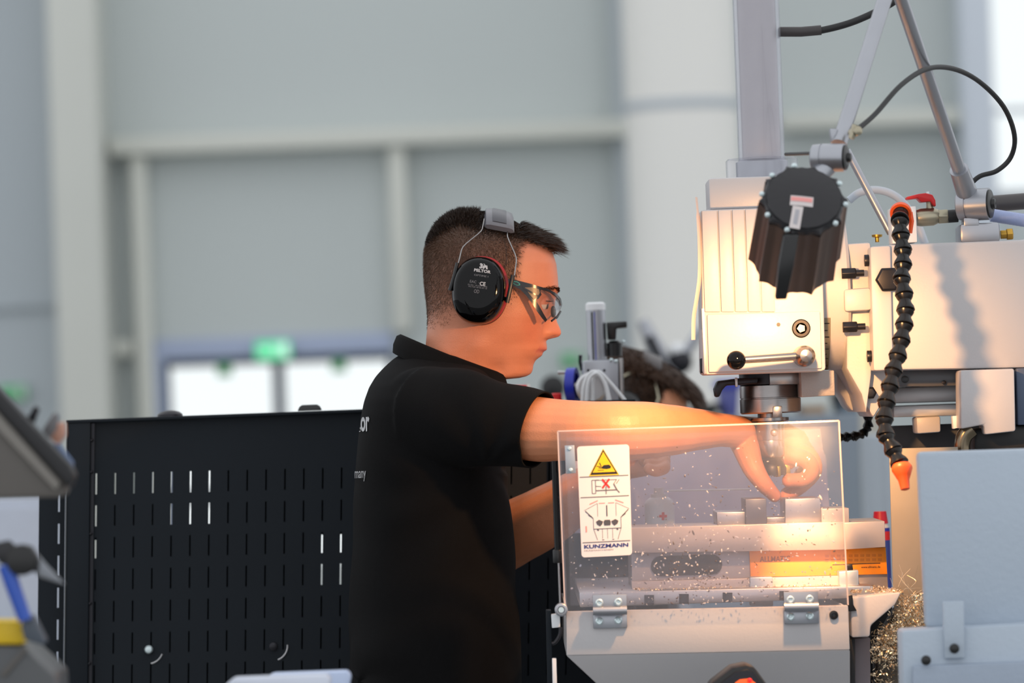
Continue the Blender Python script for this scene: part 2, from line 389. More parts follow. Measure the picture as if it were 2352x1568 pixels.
# things standing on the slate cabinet
ct = W(1700, 962, 10.5).z
def crate(px0, px1, py, Y, m, label, lipm):
    a, b = W(px0, py, Y), W(px1, py, Y); z0 = ct
    t = thing('storage_box', label, 'box', ((a.x + b.x) / 2, Y + 0.12, z0))
    mb = MB(); mb.prism([(a.x, Y, a.z), (b.x, Y, a.z), (b.x - .01, Y, z0), (a.x + .01, Y, z0)], (0, .24, 0)); mb.build('body', m, t, bevel=0.006)
    MB().box((a.x - .006, Y - .006, a.z - .02), (b.x + .006, Y + .246, a.z + .004)).build('rim', lipm, t, bevel=0.003)
crate(1652, 1700, 876, 10.6, mat('violet blue', (84, 88, 150), 0.5), 'violet blue box beside the spindle claw', blue_pl)
crate(1600, 1648, 930, 10.55, mat('dark green', (30, 62, 44), 0.5), 'low dark green box under the spindle claw', black_plastic)
crate(1838, 1900, 917, 10.6, mat('tan board', (176, 148, 120), 0.6), 'tan box under the grey head block', paint_cream)
crate(1922, 1985, 905, 10.62, mat('teal grey', (96, 112, 126), 0.5), 'teal grey box beside the cast bracket', black_plastic)
# a jointed grey task lamp far behind the second worker
t = thing('task_lamp', 'blurred grey jointed task lamp above the second worker', 'lamp', (W(1548, 850, 9.6).x, 9.6, 0))
a, b, c_, e = W(1475, 735, 9.6), W(1535, 862, 9.6), W(1562, 830, 9.6), W(1612, 752, 9.6)
MB().tube([a, a.lerp(b, .5), b], [.014, .024, .022], 12).build('arm', alu, t)
MB().tube([W(1490, 772, 9.57), W(1528, 850, 9.57)], .012, 10).build('spring', dark_steel, t)
MB().tube([c_, e], .014, 10).build('arm', alu, t)
MB().sphere(c_, .032, n=14, m=8).build('joint', dark_steel, t)
MB().sphere(W(1556, 806, 9.6), .022, n=12, m=8).build('knob', white_pl, t)
MB().cyl((b.x, 9.6, 0), (b.x, 9.6, b.z), .03, n=14).build('stand', alu, t)
MB().tube([b, c_], .02, 10).build('link', alu, t)
# far dark round thing behind the red cap
p = W(1270, 890, 9.0)
t = thing('cable_drum', 'dark blurred round drum behind the red bottle cap', 'drum', (p.x, 9.0, 0))
MB().cyl((p.x, 9.0, 0), (p.x, 9.0, p.z - .03), .02, n=10).build('stand', dark_steel, t)
MB().cyl((p.x, 8.97, p.z), (p.x, 9.03, p.z), .03, n=20).build('drum', black_plastic, t, bevel=.005)

# ------------------------------------------------------------------ black perforated tool trolley
TY = 5.68
tt = thing('tool_trolley', 'black perforated steel tool trolley behind the worker', 'trolley', (W(790, 1200, TY).x, TY + .1, 0))
def tp(x, y, Y=TY): return W(x - 0.011 * (y - 1110), y - (0.024 + 0.013 * max(0, min(1, (1090 - y) / 120))) * (x - 221), Y)
cols = [221 + 43.35 * i for i in range(29)]; rows = [1111 + 73.4 * j for j in range(8)]
xs = [206]; ys = [968]; holes = set()
for c_ in cols: xs += [c_ - 1.8, c_ + 1.8]
xs += [1456]
for r_ in rows: ys += [r_ - 24, r_ + 24]
ys += [1690]
for i in range(len(cols)):
    for j in range(len(rows)): holes.add((1 + 2 * i, 1 + 2 * j))
mb = MB(); holed_sheet(mb, xs, ys, holes, tp, (0, .0018, 0)); mb.build('perforated_panel', black_steel, tt, sharp=20)
# inner sheet behind it, cut open where daylight shows through the slots
xs = [212, 234, 375, 500, 725, 745, 800, 1450]; ys = [962, 1076, 1144, 1160, 1222, 1240, 1282, 1300, 1362, 1690]
op = {(0, 1), (1, 1), (2, 1), (0, 3), (2, 3), (0, 5), (5, 5), (4, 7), (5, 7), (4, 5)}
mb = MB(); holed_sheet(mb, xs, ys, op, lambda x, y: tp(x, y, TY + .07), (0, .0015, 0)); mb.build('inner_sheet', black_steel, tt, sharp=20)
def quadpx(pts, Y, t): return MB().prism([tp(x, y, Y) for x, y in pts], (0, t, 0))
quadpx([(153, 968), (206, 968), (206, 1690), (153, 1690)], TY - .012, .05).build('corner_post', black_steel, tt, bevel=.0012)
quadpx([(151, 966), (153, 966), (153, 1690), (151, 1690)], TY - .0135, .02).build('edge_strip', mat('lighter edge', (96, 98, 98), .45, .5), tt)  # narrow lighter strip along the corner post
mb = MB(); holed_sheet(mb, [90, 134, 138, 150], [1120] + [v for r_ in rows for v in (r_ + 16, r_ + 62)] + [1700], {(1, 1 + 2 * j) for j in range(8)}, lambda x, y: tp(x, y, TY + .02), (0, .0018, 0)); mb.build('side_panel', black_steel, tt, sharp=20)
quadpx([(150, 962), (1458, 962), (1458, 969), (150, 969)], TY - .014, .1).build('top_rail', black_steel, tt, bevel=.001)
quadpx([(208, 972), (216, 972), (216, 1690), (208, 1690)], TY - .004, .02).build('hinge_strip', dark_steel, tt)
for y_ in (1010, 1083, 1225, 1385, 1523):
    q = tp(209, y_, TY - .007); MB().lathe(q, (0, 1, 0), [(-.0025, .0012), (-.001, .0028), (.004, .003)], 10).build('rivet', dark_steel, tt)
q = tp(346, 1494, TY - .004)
MB().lathe(q, (0, -1, 0), [(-.004, .0062), (.004, .0062), (.006, .0045), (.0065, .0001)], 20).build('lock_screw', screw_steel, tt)
q = tp(632, 1494, TY - .002); MB().lathe(q, (0, -1, 0), [(-.002, .006), (.002, .006), (.003, .003)], 14).build('lock_screw', dark_steel, tt)
for (cx_, cy_, a0, a1) in ((346, 1494, -80, -20), (632, 1494, -70, 5)):
    pts = [tp(cx_ + 33 * math.cos(R(a)), cy_ - 33 * math.sin(R(a)), TY - .001) for a in np.linspace(a0, a1, 9)]
    MB().tube(pts, .0013, 6).build('key_ring', steel_soft, tt)
z1 = tp(700, 1690).z; xa, xb = tp(153, 1690).x, tp(1456, 1690).x
MB().box((xa, TY - .01, .14), (xb, TY + .13, z1)).build('drawer_body', black_steel, tt, bevel=.004)
for k in range(4):
    za = .17 + k * (z1 - .2) / 4; zb = za + (z1 - .2) / 4 - .012
    dr_ = MB().box((xa + .02, TY - .03, za), (xb - .02, TY - .011, zb)).build('drawer', black_steel, tt, bevel=.003)
    MB().box((xa + .1, TY - .045, zb - .03), (xb - .1, TY - .031, zb - .015)).build('handle', alu, dr_, bevel=.003)
for x_ in (xa + .06, xb - .06):
    for y_ in (TY + .02, TY + .1):
        cs = MB().cyl((x_ - .015, y_, .055), (x_ + .015, y_, .055), .055, n=20).build('castor', black_rubber, tt, bevel=.006)
        MB().box((x_ - .02, y_ - .012, .09), (x_ + .02, y_ + .012, .14)).build('fork', zinc, cs)
# two small things lying on the trolley's top rail
q = tp(389, 962, TY + .03)
MB().lathe(q, (0, 0, 1), [(0, .019), (.003, .0185), (.0065, .014), (.0085, .007), (.009, .0001)], 24).build('domed_magnet', dark_steel, label='low shiny dome lying on the trolley edge', cat='magnet')
q = tp(710, 961, TY + .03)
MB().loft([[q + V(a * s, b * s * .6, h) for a, b in ((-.018, -.015), (.018, -.015), (.018, .015), (-.018, .015))] for s, h in ((1, 0), (.85, .006), (.62, .009))]).build('rubber_knob', black_plastic, label='black tapered knob standing on the trolley edge', cat='knob', bevel=.0015)

# ------------------------------------------------------------------ bench with height gauge and red things behind the trolley
by = 5.84
bz = W(1300, 1010, 6.0).z
t = thing('workbench', 'workbench behind the trolley carrying the height gauge', 'workbench', (W(1260, 1000, 6.1).x, 6.1, 0))
xa, xb = W(1040, 1000, 6).x, W(1520, 1000, 6).x
MB().box((xa, by, bz - .04), (xb, 6.3, bz)).build('worktop', mat('beech top', (176, 142, 104), 0.5, scale=12, stretch=(1, 8, 8)), t, bevel=.004)
for x_ in (xa + .03, xb - .03):
    for y_ in (by + .03, 6.27): MB().box((x_ - .025, y_ - .025, 0), (x_ + .025, y_ + .025, bz - .04)).build('leg', black_steel, t, bevel=.002)
HY = 5.95
hg = thing('height_gauge', 'silver height gauge with blue handwheel and black clamp knobs', 'height gauge', (W(1385, 990, HY).x, HY, bz))
def hv(px, py, Y=HY): return W(px, py, Y)
c0, c1 = hv(1381, 990), hv(1368, 712)
rr = M(22, HY)
col_ = MB().cyl(V(c1.x, HY, bz), V(c1.x, HY, c1.z), rr, n=32).build('column', alu, hg)
MB().lathe(V(c1.x, HY, c1.z), (0, 0, 1), [(0, rr * 1.05), (M(14, HY), rr * 1.05), (M(18, HY), rr * .8)], 32).build('cap', white_pl, hg)
MB().rect(1364, 716, 1370, 826, HY - rr - .0012, .002).build('scale_strip', mat('blue scale', (40, 56, 160), .4), col_)
MB().rect(1359, 716, 1361, 826, HY - rr - .0008, .002).build('scale_groove', dark_steel, col_)
MB().px([(1338, 828), (1420, 824), (1424, 990), (1344, 990)], HY - .045, .09).build('carriage', alu, hg, bevel=.003)
MB().px([(1421, 822), (1431, 822), (1436, 990), (1426, 990)], HY - .04, .07).build('guide_rail', steel, hg, bevel=.001)
for a, b in ((1404, 826), (1415, 829)): MB().sphere(hv(a, b, HY - .046), .0028, n=10, m=6).build('set_screw', screw_steel, hg)
for a, b in ((1351, 850), (1388, 850)): MB().lathe(hv(a, b, HY - .046), (0, -1, 0), [(0, .002), (.002, .002), (.0025, .001)], 10).build('bolt', dark_steel, hg)
kn = MB(); kn.px([(1393, 740), (1440, 737), (1441, 752), (1416, 754), (1415, 780), (1396, 780), (1394, 752)], HY - .012, .024); kn.build('clamp_lever', black_plastic, hg, bevel=.002)
q0, q1 = hv(1412, 818), hv(1411, 782)
MB().lathe(q0, q1 - q0, [(0, M(17, HY)), (M(30, HY), M(18, HY)), (M(36, HY), M(10, HY))], 20).build('clamp_knob', black_plastic, hg)
q = hv(1432, 784, HY - .008); MB().sphere(q, .0028, n=8, m=6).build('set_screw', screw_steel, hg)
q = hv(1315, 886); ax = V(1, -.22, 0).normalized()
mb = MB(); mb.lathe(q - ax * .007, ax, [(0, .020), (0, .0285), (.014, .0285), (.014, .020), (0, .020)], 40); wheel = mb.build('handwheel', blue_pl, hg)
for k in range(3):
    a_, u_, v_ = frame(ax); dd = u_ * math.cos(k * 2.094) + v_ * math.sin(k * 2.094)
    MB().tube([q, q + dd * .021], .0035, 8).build('spoke', blue_pl, wheel)
MB().cyl(q - ax * .004, hv(1345, 890), .007, n=16).build('shaft', steel, hg)
MB().cyl(q + V(-.003, -.006, .021), q + V(-.022, -.004, .0215), .003, n=12).build('crank_handle', steel_soft, hg)
MB().tube([hv(1333, 815), hv(1332, 832), hv(1338, 850)], [.003, .0026, .0035], 10).build('lever', dark_steel, hg)
MB().lathe(hv(1358, 890, HY - .04), (0, -1, 0), [(0, .024), (.012, .024), (.016, .02), (.016, .001)], 32).build('dial', steel_soft, hg)
for i, pts in enumerate([[(1336, 945), (1340, 890), (1352, 860), (1368, 853), (1385, 866), (1396, 900), (1406, 945)], [(1361, 945), (1362, 905), (1363, 872), (1372, 853), (1392, 868), (1440, 925), (1450, 945)], [(1345, 945), (1350, 885), (1360, 862), (1376, 860), (1392, 890), (1400, 945)]]):
    P = catmull([hv(a, b, HY - .065 - .008 * i) for a, b in pts], 6)
    MB().tube(P, .0027, 8).build('air_hose', white_pl, hg)
t = thing('red_box', 'red box with a white edge below the chin', 'box', (W(1187, 1000, 5.95).x, 5.95, bz))
a, b = W(1140, 886, 5.92), W(1216, 883, 5.92)
MB().box((a.x, 5.92, bz), (b.x, 5.98, b.z)).build('body', red_pl, t, bevel=.002)
MB().box((b.x - .004, 5.918, bz), (b.x + .001, 5.985, b.z + .001)).build('edge', white_pl, t)
t = thing('red_cap_bottle', 'small bottle with a bright red cap behind the sleeve', 'bottle', (W(1279, 1000, 5.93).x, 5.93, bz))
q = W(1279, 918, 5.93)
MB().lathe((q.x, q.y, bz), (0, 0, 1), [(0, .014), (.03, .015), (q.z - bz - .012, .015), (q.z - bz, .007)], 20).build('body', white_pl, t)
MB().lathe(q, (0, 0, 1), [(-.001, .008), (.009, .008), (.0105, .006), (.0105, .0001)], 20).build('cap', red_pl, t)

# ------------------------------------------------------------------ milling machine
SY = 5.32            # spindle axis
HF = 5.16            # front of the milling head
mm = thing('milling_machine', 'cream knee type milling machine with vertical spindle head', 'milling machine', (W(1950, 1500, 5.35).x, 5.35, 0))
def pt(px, py, Y): return W(px, py, Y)
def part(name, poly, Y, t, m, parent=None, bevel=.002, **k): return MB().px(poly, Y, t).build(name, m, parent or mm, bevel=bevel, **k)
head = part('spindle_head', [(1609, 482), (1886, 472), (1897, 850), (1886, 853), (1623, 861), (1614, 858)], HF, .10, mach_white, bevel=.004)
part('head_rear', [(1660, 482), (1886, 474), (1897, 848), (1672, 856)], HF + .1, .24, mach_white, head, bevel=.004)
part('motor_housing', [(1627, 409), (1883, 400), (1885, 473), (1630, 482)], HF + .02, .09, mach_white, bevel=.004)
for a, b in ((1612, 1647), (1650, 1679), (1682, 1709.5), (1712, 1740), (1743, 1772)):
    part('front_rib', [(a, 484 - (a - 1610) * .035), (b, 484 - (b - 1610) * .035), (b + 8, 716), (a + 7, 716)], HF - .003, .004, mach_white, head, bevel=.0014)
part('front_cover', [(1624, 722), (1884, 714), (1888, 846), (1628, 855)], HF - .004, .005, mach_white, head, bevel=.002)
part('side_strip', [(1611, 708), (1618, 708), (1624, 858), (1617, 859)], HF - .003, .05, steel_soft, head, bevel=.0006)
part('side_knob', [(1608, 823), (1617, 822), (1618, 856), (1610, 857)], HF + .01, .02, dark_steel, head, bevel=.001)
# drive tube and collar on top
ax = V(0, 0, 1); q = pt(1751, 402, SY)
MB().lathe(q - V(0, 0, .01), ax, [(0, M(83, SY)), (M(34, SY) + .01, M(83, SY)), (M(38, SY) + .01, M(79, SY))], 48).build('tube_collar', clear_tube, mm)
MB().lathe(q - V(0, 0, .01), ax, [(0, M(60, SY)), (M(30, SY) + .01, M(60, SY)), (M(36, SY) + .01, M(50, SY))], 48).build('tube_socket', alu, mm)
top = M(430, SY)
MB().lathe(q + V(0, 0, M(34, SY)), ax, [(0, M(44, SY)), (top, M(44, SY))], 48).build('drawbar_tube', mat('drawbar grey', (182, 178, 178), .38, .35), mm)
mb = MB(); mb.lathe(q + V(0, 0, M(34, SY)), ax, [(0, M(54, SY)), (top, M(54, SY)), (top, M(52, SY)), (0, M(52, SY)), (0, M(54, SY))], 48)
mb.build('tube_guard', clear_tube, mm)
# fittings on the head front
q = pt(1840, 754, HF - .003)
MB().lathe(q, (0, -1, 0), [(0, .0125), (.002, .0125), (.0035, .011), (.0035, .0075), (.001, .007)], 32).build('socket_ring', dark_steel, head)
MB().lathe(q + V(0, -.001, 0), (0, -1, 0), [(0, .0062), (.002, .0058), (.002, .0001)], 5).build('hex_socket', steel, head)
MB().lathe(pt(1788, 745, HF - .004), (0, -1, 0), [(0, .0026), (.001, .0026), (.001, .0001)], 14).build('pin', dark_steel, head)
hub = pt(1845, 818, HF - .004); ball = pt(1691, 827, HF - .055); he = pt(1841, 817, HF - .05)
le = MB().lathe(hub, (0, -1, 0), [(0, .0145), (.034, .014), (.044, .0125), (.052, .008), (.054, .0001)], 32).build('lever_hub', steel, mm)
MB().cyl(he + V(0, .012, 0), ball + V(.004, .006, 0), .0055, .0048, 16).build('lever_rod', steel, le)
MB().sphere(ball, .0128, n=28, m=16).build('lever_ball', black_gloss, le)
# swivel drum and scale
a = pt(1884, 665, SY); b = pt(1940, 664, SY); dz = M(186, SY)
d0 = pt(1888, 664, SY); d1 = pt(1938, 662, SY)
dax = V(1, 0, 0)
MB().lathe(V(d0.x - .01, SY, d0.z), dax, [(0, .112), (d1.x - d0.x + .006, .112), (d1.x - d0.x + .01, .108)], 72).build('swivel_drum', mach_white, mm)
arc = []
for k in range(14):
    th = R(-8 - k * 4.4)
    arc.append((math.cos(th), math.sin(th)))
mb = MB(); x0_, x1_ = pt(1886, 780, 5.2).x, pt(1912, 780, 5.2).x
rings = [[V(x0_, SY - .1128 * c_, d0.z + .1128 * s_), V(x1_, SY - .1128 * c_, d0.z + .1128 * s_), V(x1_, SY - .111 * c_, d0.z + .111 * s_), V(x0_, SY - .111 * c_, d0.z + .111 * s_)] for c_, s_ in [(math.cos(R(a)), math.sin(R(a))) for a in np.linspace(-22, -74, 16)]]
sc_ = mb.loft(rings).build('degree_scale', mat('scale plate', (150, 140, 120), .4, .4), mm)
mb = MB()
for k in range(9):
    a = R(-26 - k * 5.5); w_ = .006 if k % 2 == 0 else .0035
    p = V((x0_ + x1_) / 2, SY - .1132 * math.cos(a), d0.z + .1132 * math.sin(a)); t_ = V(0, math.sin(a), math.cos(a)) * .0007
    mb.add([p - V(w_, 0, 0) - t_, p + V(w_, 0, 0) - t_, p + V(w_, 0, 0) + t_, p - V(w_, 0, 0) + t_], [[0, 1, 2, 3]])
mb.build('scale_marks', print_black, sc_)
# flange, ram, bolts
part('ram_flange', [(1940, 560), (2000, 556), (2006, 700), (2002, 860), (1990, 950), (1978, 905), (1944, 845), (1944, 700)], HF + .07, .3, mach_white, bevel=.004)
part('flange_web', [(1938, 664), (2000, 660), (2002, 712), (1940, 716)], HF + .045, .1, mach_white, bevel=.004)
for x_, y_ in ((1943, 628), (1946, 751)):
    p = pt(x_, y_, HF + .05)
    bo = MB().lathe(p - V(.006, 0, 0), (1, 0, 0), [(0, .0082), (.018, .0082), (.0195, .007)], 6).build('hex_nut', dark_steel, mm, bevel=.0006)
    MB().cyl(p, p + V(.0245, 0, 0), .0045, n=14).build('stud', dark_steel, bo)
ram = part('ram', [(2036, 562), (2352, 550), (2560, 542), (2568, 842), (2046, 850)], 5.2, .32, mach_white, bevel=.005)
part('ram_end_plate', [(1998, 566), (2046, 563), (2052, 850), (2006, 852)], 5.19, .33, mach_white, bevel=.004)
for x_, y_ in ((1992, 598), (1998, 818)):
    p = pt(x_, y_, 5.21); MB().lathe(p - V(.004, 0, 0), (1, 0, 0), [(0, .008), (.006, .008), (.0075, .006), (.02, .006)], 16).build('bolt_head', dark_steel, mm, bevel=.0005)
p = pt(2040, 642, 5.19); MB().lathe(p, (0, -1, 0), [(0, .018), (.008, .018), (.010, .015)], 6).build('hex_plug', dark_steel, mm, bevel=.001)
# casting below the flange and its bolts
part('lower_bracket', [(1942, 838), (2006, 848), (2060, 850), (2058, 880), (2030, 920), (2006, 960), (1985, 925), (1968, 870)], HF + .09, .2, mach_white, bevel=.004)
p = pt(1998, 902, HF + .08); MB().lathe(p, (0, -1, 0), [(-.01, .009), (.006, .009), (.008, .006)], 6).build('hex_plug', dark_steel, mm, bevel=.0006)
part('curved_casting', [(1919, 838), (1952, 842), (1962, 868), (1968, 900), (1982, 925), (1985, 944), (1955, 945), (1944, 930), (1936, 915), (1922, 895)], 5.42, .1, mach_white, bevel=.006)
# slideways under the ram
part('slide_shadow_bar', [(2060, 850), (2352, 842), (2560, 836), (2562, 880), (2062, 888)], 5.26, .2, mat('bar shade grey', (86, 88, 92), .35, .3), bevel=.002)  # dark colour stands for the shade under the ram
MB().lathe(pt(2078, 871, 5.258), (0, -1, 0), [(0, .005), (.003, .005), (.0035, .003)], 14).build('oil_plug', black_plastic, mm)
MB().lathe(pt(2168, 878, 5.258), (0, -1, 0), [(0, .003), (.002, .003), (.0025, .001)], 10).build('oil_plug', dark_steel, mm)
part('slide_rail', [(2052, 890), (2352, 880), (2560, 874), (2560, 912), (2053, 926)], 5.37, .12, steel_soft, bevel=.0015)
part('slide_rail', [(2052, 932), (2352, 921), (2560, 915), (2560, 946), (2053, 958)], 5.36, .12, steel_soft, bevel=.0015)
part('slide_bracket', [(2206, 850), (2330, 846), (2333, 990), (2262, 998), (2260, 975), (2207, 985)], 5.17, .06, mach_white, bevel=.003)
part('gap_filler', [(2334, 846), (2352, 845), (2560, 840), (2560, 972), (2338, 976)], 5.19, .05, mat('gap shade blue', (70, 82, 104), .5), bevel=.002)  # dark blue block added where there is only a shaded gap
part('wiper', [(2104, 958), (2160, 955), (2161, 992), (2107, 996)], 5.34, .06, mach_white, bevel=.003)
part('wiper_shadow', [(2050, 978), (2560, 960), (2560, 1060), (2052, 1040)], 5.42, .05, mat('recess shade tone', (52, 54, 58), .6), bevel=.002)  # dark plate added for the shade behind the wiper
part('cable_duct', [(2236, 985), (2352, 975), (2560, 970), (2560, 1040), (2236, 1035)], 5.2, .1, black_rubber, bevel=.006)
P = catmull([pt(a, b, 5.19) for a, b in ((2232, 985), (2216, 1000), (2210, 1022), (2212, 1045))], 5)
MB().tube(P, .011, 14).build('pipe_elbow', mat('dark nickel', (120, 108, 90), .25, 1.0), mm)
part('duct_end', [(2188, 955), (2204, 954), (2203, 982), (2190, 985)], 5.22, .02, white_pl, bevel=.001)
# spindle nose
q = pt(1767, 858, SY)
def nz(y): return -(M(y - 858, SY))
sn = MB().lathe(q, (0, 0, 1), [(nz(850), M(70, SY)), (nz(882), M(70, SY)), (nz(884), M(66, SY))], 64).build('spindle_flange', dark_steel, mm)
MB().lathe(q, (0, 0, 1), [(nz(883), M(66, SY)), (nz(885), M(69, SY)), (nz(912), M(69.5, SY)), (nz(913), M(68, SY)), (nz(915), M(68, SY)), (nz(916), M(70, SY)), (nz(946), M(70, SY)), (nz(949), M(67, SY)), (nz(949), M(30, SY))], 72).build('spindle_nose', steel, mm)
part('drive_dog', [(1776, 933), (1796, 932), (1797, 958), (1774, 959)], SY - .046, .03, steel, bevel=.0008)
part('claw_lever', [(1643, 912), (1640, 893), (1648, 874), (1700, 868), (1742, 868), (1740, 880), (1700, 884), (1668, 885), (1659, 896), (1652, 912)], SY - .055, .03, dark_steel, bevel=.0025)
part('lever_pivot', [(1688, 867), (1694, 867), (1695, 888), (1689, 888)], SY - .06, .01, steel_soft, bevel=.0008)
part('clamp_half', [(1767, 852), (1838, 850), (1838, 882), (1768, 884)], SY - .052, .06, steel, bevel=.001)
part('sensor_block', [(1839, 853), (1916, 850), (1918, 908), (1841, 912)], 5.23, .1, mat('grey cast block', (158, 150, 146), .45, .2, bump=.3, bscale=300), bevel=.0015)
# tool holder with indexable cutter, a thing of its own
th_ = thing('cutter_arbor', 'steel tool holder with indexable milling cutter in the spindle', 'tool holder', q + V(0, 0, nz(1098)))
c0 = pt(1770, 1000, SY)
def cz(y): return -(M(y - 1000, SY))
MB().lathe(c0, (0, 0, 1), [(cz(945), M(28, SY)), (cz(958), M(28, SY)), (cz(959), M(44, SY)), (cz(966), M(44, SY)), (cz(968), M(32, SY)), (cz(1010), M(32, SY)), (cz(1011), M(30.5, SY)), (cz(1013), M(31, SY)), (cz(1044), M(31, SY)), (cz(1050), M(27, SY))], 56).build('holder', steel, th_)
MB().sphere(pt(1778, 993, SY - .018), .0055, n=14, m=8).build('index_dimple', steel_soft, th_)
cb = MB().lathe(c0, (0, 0, 1), [(cz(1049), M(27, SY)), (cz(1056), M(24, SY)), (cz(1066), M(30, SY)), (cz(1075), M(34, SY)), (cz(1090), M(33, SY)), (cz(1092), M(20, SY))], 40).build('cutter_body', dark_steel, th_)
for k in range(5):
    a = k * 2 * math.pi / 5 + .35; dd = V(math.sin(a), -math.cos(a), 0); p = c0 + V(0, 0, cz(1082)) + dd * M(33, SY)
    s_ = V(dd.y, -dd.x, 0)
    MB().prism([p - dd * .004 + V(0, 0, .009) - s_ * .002, p + dd * .005 + V(0, 0, .007) - s_ * .002, p + dd * .006 + V(0, 0, -.007) - s_ * .002, p - dd * .004 + V(0, 0, -.008) - s_ * .002], s_ * .004).build('insert', brass, th_, bevel=.0006)
# paper strip hanging beside the head
P = catmull([pt(a, b, HF - .01) for a, b in ((1600, 452), (1606, 520), (1608, 590), (1607, 640), (1600, 690), (1594, 730), (1593, 780))], 6)
mb = MB(); vs_ = []; fs = []
for i, p in enumerate(P):
    w_ = M(5 if i > 3 else 3, HF)
    vs_ += [p + V(-w_, 0, 0), p + V(w_, .012, 0), p + V(w_, .0132, 0), p + V(-w_, .0012, 0)]
for i in range(len(P) - 1):
    for j in range(4): fs.append([4 * i + j, 4 * i + (j + 1) % 4, 4 * i + 4 + (j + 1) % 4, 4 * i + 4 + j])
mb.add(vs_, fs).build('paper_strip', mat('pinkish paper', (226, 206, 196), .6), label='curled pale paper strip hanging beside the milling head', cat='paper strip')
# table, column, base and chip trough
TF = 5.01
part('trough_front', [(1300, 1404), (1948, 1390), (1952, 1492), (1301, 1505)], TF, .012, mach_white, bevel=.0015)
a = [pt(1301, 1505, TF), pt(1952, 1492, TF), pt(1953, 1700, TF + .09), pt(1430, 1712, TF + .09), pt(1376, 1575, TF + .035)]
MB().prism(a, (0, .012, 0)).build('trough_apron', mach_white, mm, bevel=.0015)
p0, p1 = pt(1302, 1504, TF), pt(1950, 1392, TF)
MB().prism([pt(1300, 1404, TF + .012), pt(1306, 1404, TF + .012), pt(1308, 1504, TF + .012), pt(1301, 1505, TF + .012)], (0, .5, 0)).build('trough_side', mach_white, mm, bevel=.001)
MB().prism([pt(1942, 1394, TF + .012), pt(1948, 1394, TF + .012), pt(1952, 1490, TF + .012), pt(1946, 1490, TF + .012)], (0, .5, 0)).build('trough_side', mach_white, mm, bevel=.001)
MB().lathe(pt(1915, 1412, TF), (0, -1, 0), [(0, .006), (.003, .0055), (.0035, .003), (.002, .0025)], 18).build('cap_screw', black_plastic, mm)
part('machine_table', [(1330, 1360), (1960, 1345), (2005, 1345), (2005, 1372), (1332, 1395)], 5.12, .42, steel_soft, bevel=.002)
for x_ in (1660, 1790, 1560, 1480): part('table_slot', [(x_, 1366 - (x_ - 1480) * .03), (x_ + 22, 1366 - (x_ - 1480) * .03), (x_ + 22, 1388 - (x_ - 1480) * .03), (x_, 1388 - (x_ - 1480) * .03)], 5.118, .01, dark_steel, bevel=0)
part('knee_casting', [(1953, 1372), (2070, 1360), (2056, 1388), (2000, 1436), (1998, 1462), (1956, 1464)], 5.08, .3, mach_white, bevel=.003)
part('knee_slot', [(1947, 1368), (1958, 1366), (1960, 1388), (1968, 1402), (1950, 1404)], 5.075, .02, black_plastic, bevel=.0006)
part('knee_shaft', [(1956, 1466), (1999, 1464), (2000, 1720), (1956, 1720)], 5.12, .2, mat('grey violet enamel', (128, 118, 122), .5), bevel=.002)
part('knee_bellows', [(1951, 1468), (1964, 1467), (1966, 1720), (1952, 1720)], 5.1, .02, black_rubber, bevel=.001)
part('bellows', [(2000, 1440), (2050, 1380), (2052, 1720), (2000, 1720)], 5.3, .12, black_rubber, bevel=.002)
part('splash_sheet', [(2042, 1030), (2200, 1026), (2210, 1460), (2058, 1460), (2052, 1370)], 5.16, .003, mat('stainless sheet', (138, 128, 114), .5, .35, var=.1, scale=25), bevel=.0004)
part('front_cover_panel', [(2108, 1038), (2352, 1030), (2600, 1024), (2600, 1442), (2128, 1442)], 4.71, .03, mach_grey, bevel=.006)
part('lower_cover', [(2071, 1448), (2352, 1432), (2600, 1420), (2600, 1720), (2080, 1720)], 4.67, .06, mach_grey, bevel=.004)
part('lower_ledge', [(2098, 1530), (2352, 1520), (2600, 1512), (2600, 1720), (2098, 1720)], 4.655, .02, mat('shaded grey enamel', (150, 162, 178), .5, bump=.3, bscale=160), bevel=.002)  # darker copy of the cover grey, shade put into its colour
part('cover_tab', [(2166, 1382), (2214, 1380), (2216, 1510), (2170, 1512)], 4.662, .01, mach_grey, bevel=.0012)
for x_, y_ in ((2192, 1489), (2127, 1516)): MB().lathe(pt(x_, y_, 4.654), (0, -1, 0), [(0, .0062), (.003, .0058), (.0045, .003), (.0045, .0001)], 18).build('cap_screw', black_plastic, mm)
part('back_splash', [(1300, 1010), (1884, 988), (1887, 1030), (1896, 1045), (1908, 1205), (1300, 1225)], 5.60, .002, mat('lavender grey enamel', (214, 210, 230), .4, var=.03), bevel=.0003)
lo = pt(1953, 1700, TF); l2 = pt(1440, 1700, TF)
MB().box((l2.x, 5.12, .12), (pt(2560, 1600, 5.2).x, 5.62, lo.z + .02)).build('pedestal', mach_grey, mm, bevel=.01)
MB().box((l2.x - .05, 5.0, 0), (pt(2560, 1600, 5.2).x + .05, 5.63, .12)).build('foot', dark_steel, mm, bevel=.01)
MB().box((pt(2380, 1000, 5.5).x, 5.53, .1), (pt(2560, 1000, 5.5).x, 5.85, pt(2400, 540, 5.5).z)).build('column', mach_white, mm, bevel=.01)

